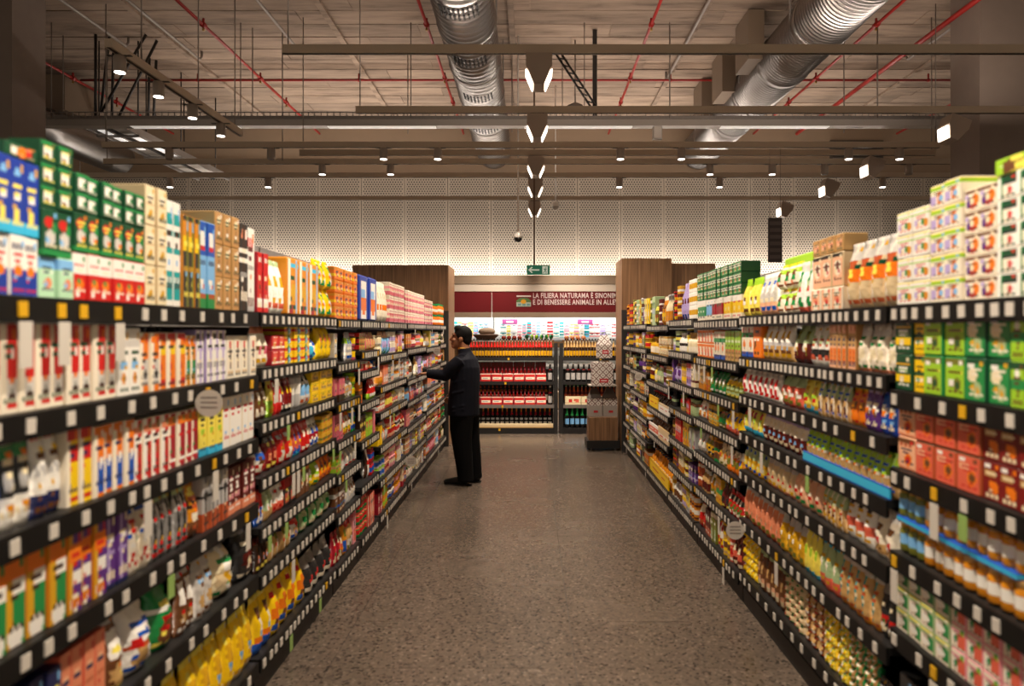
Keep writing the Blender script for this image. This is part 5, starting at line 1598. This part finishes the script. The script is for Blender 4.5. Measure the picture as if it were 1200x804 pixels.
bottles('yl', -1.02, .36, 28, ZS[0], BY + .05, 'dark bottle with red neck and yellow label, top bottle shelf', 'red necked bottles on the top shelf')
bottles('yb', .545, 1.60, 21, ZS[0], BY + .05, 'dark bottle with beige neck and yellow label, top bottle shelf', 'beige necked bottles on the top shelf')
bottles('wl', .57, 1.55, 11, ZS[1], BY + .06, 'black bottle with white cap and silver label', 'black bottles beside the panettone boxes')
bottles('gr', .56, 1.50, 14, ZS[2], BY + .22, 'brown bottle with green cap behind the tan box', 'green capped bottles', 'cider_bottle')
bottles('gn', .56, 1.50, 11, ZS[3], BY + .06, 'dark bottle with green neck and pale blue label', 'green necked bottles', 'wine_bottle')
bottles('rn', -1.0, .36, 17, ZS[3], BY + .22, 'red topped bottle behind the beige tray, lowest bottle shelf', 'red topped bottles', 'wine_bottle')
for row, z in ((0, ZS[1]), (1, ZS[2])):
    w_ = ('upper', 'lower')[row] + ' carrier row'
    for k in range(7):
        x = -1.03 + k * .184
        me = box_mesh('bottle_carrier', .176, .12, .135, parse('red; r .12 .95 .18 .58 ivory; b .70 .84 red; s .0 .1 crimson; r .2 .8 .3 .42 silver; b .84 1 ivory; top crimson'), 8, 9)
        o = link('bottle_carrier', me, None, (x + .092, BY + .02, z + .001), -math.pi / 2)
        tag(o, f'{ORD[k]} red and white cardboard bottle carrier, {w_}', 'carrier', 'red and white bottle carriers')
    bottles('rd', -1.02, .25, 20, z, BY + .185, 'red necked bottle rising behind the carriers, ' + w_, 'bottles behind the carriers, ' + w_, 'soda_bottle')
    bottles('wl', .27, .375, 1, z, BY + .06, 'lone black bottle beside the carriers, ' + w_, 'lone bottles', 'soda_bottle')
    if row == 0:
        for k in range(7):
            x = -1.03 + k * .184
            me = box_mesh('bottle_carton', .18, .12, .315, parse('darkred; c .3 .9 .12 maroon; c .7 .9 .12 maroon; b .84 .87 crimson; side maroon; top maroon'), 8, 12)
            o = link('bottle_carton', me, None, (x + .092, BY + .24, z + .001), -math.pi / 2)
            tag(o, f'{ORD[k]} tall dark red carton behind the carriers', 'carton', 'dark red cartons')
    else:
        bottles('am', -1.02, .36, 20, z, BY + .26, 'tall amber bottle behind the carriers', 'amber bottles', 'cider_bottle')
tag(box_mesh_o := link('bottle_tray', box_mesh('bottle_tray', 1.38, .012, .075, parse('beige; b 0 .3 tan; b .8 1 cream'), 14, 4), None, (-.32, BY + .0, ZS[3] + .001), -math.pi / 2), 'long beige tray front below the red topped bottles', 'tray')
for k in range(3):
    o = link('gift_carton', box_mesh('gift_carton', .26, .10, .135, parse('cream; c .3 .4 .12 red; c .75 .5 .14 coral; b .1 .3 beige; t .6 terracotta'), 9, 7), None, (.70 + k * .27, BY + .02, ZS[2] + .001), -math.pi / 2)
    tag(o, f'{ORD[k]} cream carton with red flower beneath the black bottles', 'carton', 'cream bottle cartons')

# ---------------------------------------------------------------- panettone display
SX, SY = 1.03, 10.30
t = thing('display_stand', 'walnut display block on black castors beside the aisle end', 'stand', (SX, SY + .2, 0))
MB().box(-.205, .205, -.2, .2, .145, .47).build('stand_body', M_WOOD, t)
MB().box(-.235, .235, -.22, .22, .035, .144).build('plinth', M_SHELF, t)
for sx in (-1, 1):
    for sy in (-1, 1):
        MB().tube([(sx * .17 - .012, sy * .17, .0305), (sx * .17 + .012, sy * .17, .0305)], .03, 12).build('castor', M_STEEL, t)


def diamonds(name):
    m = bpy.data.materials.new(name); m.use_nodes = True
    nt = m.node_tree; N = nt.nodes; L_ = nt.links
    b = N['Principled BSDF']; b.inputs['Roughness'].default_value = .45
    tc = N.new('ShaderNodeTexCoord'); mp = N.new('ShaderNodeMapping')
    mp.inputs['Rotation'].default_value = (0, math.radians(45), 0); mp.inputs['Scale'].default_value = (15, 15, 15)
    L_.new(tc.outputs['Object'], mp.inputs[0])
    sx = N.new('ShaderNodeSeparateXYZ'); L_.new(mp.outputs[0], sx.inputs[0])
    def M(op, a, b_=None):
        q = N.new('ShaderNodeMath'); q.operation = op
        for i, t_ in enumerate((a, b_)):
            if t_ is None: continue
            if isinstance(t_, (int, float)): q.inputs[i].default_value = t_
            else: L_.new(t_, q.inputs[i])
        return q.outputs[0]
    fx = M('ABSOLUTE', M('SUBTRACT', M('FRACT', sx.outputs[0]), .5)); fz = M('ABSOLUTE', M('SUBTRACT', M('FRACT', sx.outputs[2]), .5))
    line = M('GREATER_THAN', M('MAXIMUM', fx, fz), .41)
    dot = M('LESS_THAN', M('MAXIMUM', fx, fz), .12)
    fac = M('MAXIMUM', line, dot)
    mx = N.new('ShaderNodeMix'); mx.data_type = 'RGBA'; L_.new(fac, mx.inputs['Factor'])
    mx.inputs['A'].default_value = hx('d2cbc3'); mx.inputs['B'].default_value = hx('755650')
    L_.new(mx.outputs['Result'], b.inputs['Base Color'])
    return m


M_DIA = diamonds('diamond_print')
M_PGREY = mat('pale_card', '9d958d', .5)
M_PRED = mat('red_label', 'b3202a', .45)
M_RIBB = mat('grey_handle', '5d534c', .6)


def panettone(x, y, z, w_, hb, ht, label, patt, lab_z):
    t = thing('panettone_box', label, 'box', (x, y, z), 'panettone gift boxes')
    h = w_ / 2
    if patt == 'low':
        MB().box(-h, h, -h, h, 0, hb * .62).build('box_base', M_PGREY, t)
        MB().box(-h, h, -h, h, hb * .6201, hb).build('box_body', M_DIA, t)
    else:
        MB().box(-h, h, -h, h, 0, hb).build('box_body', M_DIA, t)
    mb = MB(); o = 0
    mb.v = [(-h, -h, hb), (h, -h, hb), (h, h, hb), (-h, h, hb), (-h * .45, -.02, ht), (h * .45, -.02, ht), (h * .45, .02, ht), (-h * .45, .02, ht)]
    for q in ((4, 5, 6, 7), (0, 1, 5, 4), (1, 2, 6, 5), (2, 3, 7, 6), (3, 0, 4, 7), (3, 2, 1, 0)): mb.face(list(q))
    mb.build('box_lid', M_DIA if patt != 'low' else M_RIBB, t)
    MB().tube([(-h * .3, 0, ht), (-h * .22, 0, ht + .035), (h * .22, 0, ht + .035), (h * .3, 0, ht)], .008, 6).build('handle', M_RIBB, t)
    k = .30 if patt == 'low' else .42
    MB().box(h * .1 - h * k, h * .1 + h * k, -h - .003, -h - .0005, lab_z, lab_z + (.03 if patt == 'low' else .055)).build('label', M_PRED, t)
    if patt != 'low': MB().box(-h * .18, h * .38, -h - .0045, -h - .0031, lab_z + .02, lab_z + .033).build('printed_line', M_LET, t)
    return t


panettone(SX - .108, SY + .2, .471, .205, .26, .40, 'grey based panettone box on the walnut block, next to the bottle shelving', 'low', .06)
panettone(SX + .108, SY + .2, .471, .205, .26, .40, 'grey based panettone box on the walnut block, next to the walnut end unit', 'low', .06)
t = tag(MB().box(SX - .2, SX + .2, SY + .02, SY + .38, .912, .924).build('card_tier', M_PGREY), 'flat pale card tier carrying the middle panettone box', 'tray')
panettone(SX - .0, SY + .2, .925, .29, .32, .34, 'large diamond patterned panettone box on the middle tier', 'big', .04)
panettone(SX + .03, SY + .2, 1.312, .215, .19, .33, 'tapering panettone box topping the whole pile', 'big', .06)
# cove strip on top of the cabinets, washing the perforated wall from below
t = thing('cove_light', 'hidden light strip on top of the cabinets washing the perforated wall', 'lamp', (0, 16.55, 2.80))
MB().box(-9, 9, -.05, .05, 0, .05).build('lamp_channel', M_ALU, t)
MB().box(-9, 9, -.04, .04, .0501, .056).build('lamp_face', M_LED, t)
for x in (-6, -2, 2, 6):
    area('cove_light_source', (x, 16.55, 2.87), (math.radians(180 - 18), 0, 0), 3.9, .08, COVE_W, (1, .95, .88))

# ================================================================ THE MAN REACHING TO THE SHELF
def loft(mb, cs, rs, seg=14, mi=0):
    """closed tube through centres cs; each r is (rx, ry) across the path, or a number"""
    cs = [Vector(c) for c in cs]
    o = len(mb.v)
    for i, c in enumerate(cs):
        d = (cs[min(i + 1, len(cs) - 1)] - cs[max(i - 1, 0)]).normalized()
        ref = Vector((0, 1, 0))
        if abs(d.dot(ref)) > .9: ref = Vector((1, 0, 0))
        b = (ref - d * ref.dot(d)).normalized(); a = b.cross(d).normalized()
        r = rs[i] if isinstance(rs[i], tuple) else (rs[i], rs[i])
        for k in range(seg):
            t = 2 * math.pi * k / seg
            mb.v.append(tuple(c + a * r[0] * math.cos(t) + b * r[1] * math.sin(t)))
    for i in range(len(cs) - 1):
        for k in range(seg):
            k2 = (k + 1) % seg
            mb.face([o + i * seg + k, o + i * seg + k2, o + (i + 1) * seg + k2, o + (i + 1) * seg + k], mi, None, True)
    mb.face([o + k for k in range(seg)][::-1], mi, None, True)
    mb.face([o + (len(cs) - 1) * seg + k for k in range(seg)], mi, None, True)


def fuse(name, mb, m, voxel, parent, smooth=2):
    me = mb.mesh(name, m)
    o = bpy.data.objects.new(name, me); COL.objects.link(o)
    r = o.modifiers.new('remesh', 'REMESH'); r.mode = 'VOXEL'; r.voxel_size = voxel; r.use_smooth_shade = True
    s = o.modifiers.new('smooth', 'SMOOTH'); s.factor = .5; s.iterations = smooth
    dg = bpy.context.evaluated_depsgraph_get()
    me2 = bpy.data.meshes.new_from_object(o.evaluated_get(dg))
    COL.objects.unlink(o); bpy.data.objects.remove(o); bpy.data.meshes.remove(me)
    me2.materials.clear(); me2.materials.append(m)
    return link(name, me2, parent)


M_SKIN = mat('skin', '93603f', .55)
M_HAIR = mat('black_hair', '0c0a09', .65, bump=.5, bscale=120, spec=.15)
M_JACK = mat('navy_jacket', '0c0e19', .8, bump=.2, bscale=25, spec=.2)
M_TROU = mat('black_trousers', '070708', .85, bump=.15, bscale=20, spec=.15)
M_SHOE = mat('black_leather', '0a0909', .35)
M_SOLE = mat('rubber_sole', '1a1716', .7)
man = thing('person', 'man in dark jacket and black trousers reaching to the shelf beside him', 'person', (-.745, 8.10, 0), rz=math.radians(-16))
# he faces -x; his left side (towards -y) is the one we see
body = MB()
Rh = Matrix.Rotation(math.radians(8), 3, 'Y') @ Matrix.Rotation(math.radians(12), 3, 'Z')
H = Vector((-.035, .0, 1.625))
def hd(x, y, z): return H + Rh @ Vector((x, y, z))
body.ball(hd(.012, 0, .025), .098, .077, .100, 18, 12, rot=Rh)          # cranium
body.ball(hd(-.040, 0, -.052), .058, .060, .080, 16, 10, rot=Rh)        # face
body.ball(hd(-.062, 0, -.105), .036, .040, .030, 12, 8, rot=Rh)         # chin
loft(body, [hd(-.088, 0, .022), hd(-.103, 0, -.012), hd(-.118, 0, -.034), hd(-.098, 0, -.048)], [.010, .012, .017, .012], 10)   # nose
for s in (-1, 1):
    body.ball(hd(-.084, s * .030, .028), .014, .024, .008, 10, 6, rot=Rh)   # brow
    body.ball(hd(-.070, s * .042, -.035), .026, .022, .022, 10, 6, rot=Rh)  # cheek
    body.ball(hd(.010, s * .079, -.020), .020, .010, .033, 10, 8, rot=Rh)   # ear
    body.ball(hd(.018, s * .085, -.012), .013, .008, .022, 8, 6, rot=Rh)
body.ball(hd(-.096, 0, -.072), .013, .024, .007, 10, 6, rot=Rh)         # lips
body.ball(hd(-.094, 0, -.085), .013, .021, .008, 10, 6, rot=Rh)
loft(body, [(-.020, 0, 1.60), (-.005, 0, 1.53), (.015, 0, 1.45), (.02, 0, 1.38)], [.058, .058, .062, .075], 14)  # neck
loft(body, [(.02, 0, 1.40), (.02, 0, 1.25), (.015, 0, 1.05), (.01, 0, .92)], [(.09, .16), (.10, .16), (.10, .15), (.10, .15)], 16)
for s in (-1, 1):
    loft(body, [(.01, s * .09, .95), (.0, s * .10, .52), (.03, s * .11, .12), (.03, s * .11, .06)], [.085, .055, .04, .04], 12)


def hand(mb, wrist, dirv, palm_n, side, curl, ln=.185):
    """palm, four curled fingers of unequal length and a thumb from the palm's side"""
    d = Vector(dirv).normalized(); n = Vector(palm_n); n = (n - d * n.dot(d)).normalized(); s = d.cross(n) * side
    w0 = Vector(wrist)
    loft(mb, [w0, w0 + d * .03, w0 + d * .065, w0 + d * .095], [.026, (.020, .034) , (.017, .040), (.014, .038)], 10)
    for k, (off, l, r) in enumerate(((-.030, .070, .0085), (-.010, .080, .009), (.010, .075, .0088), (.029, .058, .0078))):
        p = w0 + d * .088 + s * off
        q = [p]; a = 0
        for j, fr in enumerate((.45, .32, .23)):
            a += curl * (1, 1.2, .8)[j]
            q.append(q[-1] + (d * math.cos(a) + n * math.sin(a)) * l * fr)
        loft(mb, q, [r * 1.12, r * 1.05, r, r * .8], 8)
    p = w0 + d * .035 - s * .032
    loft(mb, [w0 + d * .02 - s * .015, p, p + (d * .7 - s * .6 + n * .3).normalized() * .035, p + (d * .95 - s * .25 + n * .4).normalized() * .064], [.015, .013, .0105, .008], 8)


# left arm (near the viewer) held out level towards the shelf; right arm bent low in front
sL, eL, wL = Vector((.015, -.185, 1.385)), Vector((-.140, -.205, 1.215)), Vector((-.325, -.235, 1.232))
sR, eR, wR = Vector((.015, .185, 1.385)), Vector((.02, .24, 1.11)), Vector((-.185, .20, .965))
for (a, b, c) in ((sL, eL, wL), (sR, eR, wR)):
    loft(body, [a, (a + b) / 2, b, (b + c) / 2, c], [.048, .045, .040, .036, .027], 12)
hand(body, wL, (-1, -.22, -.02), (0, .1, -1), 1, .34)
hand(body, wR, (-.75, -.1, -.5), (.3, -.9, -.2), -1, .45)
b_ = fuse('body', body, M_SKIN, .0062, man, 1)
# eyes, eyebrows
for s in (-1, 1):
    MB().ball(hd(-.083, s * .030, .010), .009, .012, .007, 10, 6).build('eye', mat('eye_dark', '1a1411', .2), man)
    MB().ball(hd(-.096, s * .031, .031), .006, .021, .005, 10, 6, rot=Rh).build('eyebrow', M_HAIR, man)
# short black hair: over the crown, back and sides, clear of the face and ears
hair = MB()
hair.ball(hd(.020, 0, .043), .103, .083, .098, 18, 12, rot=Rh)
hair.ball(hd(.058, 0, -.005), .066, .072, .085, 16, 10, rot=Rh)
hair.ball(hd(-.035, 0, .098), .060, .068, .040, 14, 8, rot=Rh)
for s in (-1, 1):
    hair.ball(hd(-.004, s * .064, .035), .045, .018, .045, 12, 8, rot=Rh)
fuse('hair', hair, M_HAIR, .009, man, 2)
# jacket
j = MB()
loft(j, [(.022, 0, 1.455), (.024, 0, 1.43), (.022, 0, 1.39), (.022, 0, 1.30), (.016, 0, 1.18), (.004, 0, 1.04), (-.004, 0, .90), (-.008, 0, .765)],
     [(.070, .085), (.085, .13), (.118, .20), (.150, .215), (.160, .212), (.164, .208), (.170, .212), (.174, .218)], 20)
loft(j, [(.012, 0, 1.44), (.008, 0, 1.475), (.004, 0, 1.505)], [(.078, .085), (.074, .076), (.073, .073)], 18)     # collar
for (a, b, c) in ((sL, eL, wL), (sR, eR, wR)):
    d = (c - b).normalized()
    q = Vector((a.x + .005, a.y * .55, a.z + .008))
    loft(j, [q, a + Vector((0, -.01 if a.y > 0 else .01, -.02)), a * .55 + b * .45, b, (b + c) / 2, c - d * .02, c + d * .015], [.066, .078, .074, .068, .060, .050, .047], 14)
    j.ball(b, .068, .067, .067, 12, 8)
for k, z in enumerate((.80, .84, 1.0, 1.12)):
    loft(j, [(-.16, -.1 + .03 * k, z), (-.05, -.215, z + .02), (.08, -.2, z + .05)], [.006, .007, .005], 8)     # cloth folds
fuse('jacket', j, M_JACK, .0095, man, 3)
MB().lathe([(.060, 0), (.066, .012), (.060, .026)], 16).build('collar_lining', mat('yellow_lining', 'b98a2c', .7), man, (-.005, 0, 1.492))
# trousers
tr = MB()
loft(tr, [(.0, 0, .90), (0, 0, .80), (0, 0, .74)], [(.14, .19), (.145, .195), (.14, .19)], 18)
for s, dx in ((-1, -.0), (1, .025)):
    loft(tr, [(.005 + dx * .3, s * .085, .80), (.0 + dx * .6, s * .09, .62), (.012 + dx, s * .095, .46), (.040 + dx, s * .10, .25), (.055 + dx, s * .10, .10), (.058 + dx, s * .10, .045)],
         [(.140, .108), (.130, .105), (.112, .096), (.098, .086), (.090, .080), (.094, .082)], 16)
fuse('trousers', tr, M_TROU, .0095, man, 3)
for s, dx in ((-1, -.045), (1, .03)):
    sh = MB()
    loft(sh, [(.125 + dx, s * .10, .045), (.09 + dx, s * .10, .05), (.02 + dx, s * .10, .052), (-.06 + dx, s * .105, .042), (-.125 + dx, s * .11, .034), (-.150 + dx, s * .11, .030)],
         [(.030, .028), (.043, .036), (.045, .040), (.034, .044), (.024, .036), (.014, .02)], 12)
    sh.ball((.06 + dx, s * .10, .075), .055, .042, .04, 12, 8)
    o = fuse('shoe', sh, M_SHOE, .007, man, 2)
    mb = MB().prism([(.130 + dx, s * .10 - .03), (.130 + dx, s * .10 + .03), (.02 + dx, s * .10 + .038), (-.07 + dx, s * .105 + .046), (-.135 + dx, s * .11 + .034), (-.150 + dx, s * .11), (-.135 + dx, s * .11 - .034), (-.07 + dx, s * .105 - .046), (.02 + dx, s * .10 - .038)], 'z', .001, .016)
    mb.build('sole', M_SOLE, o)
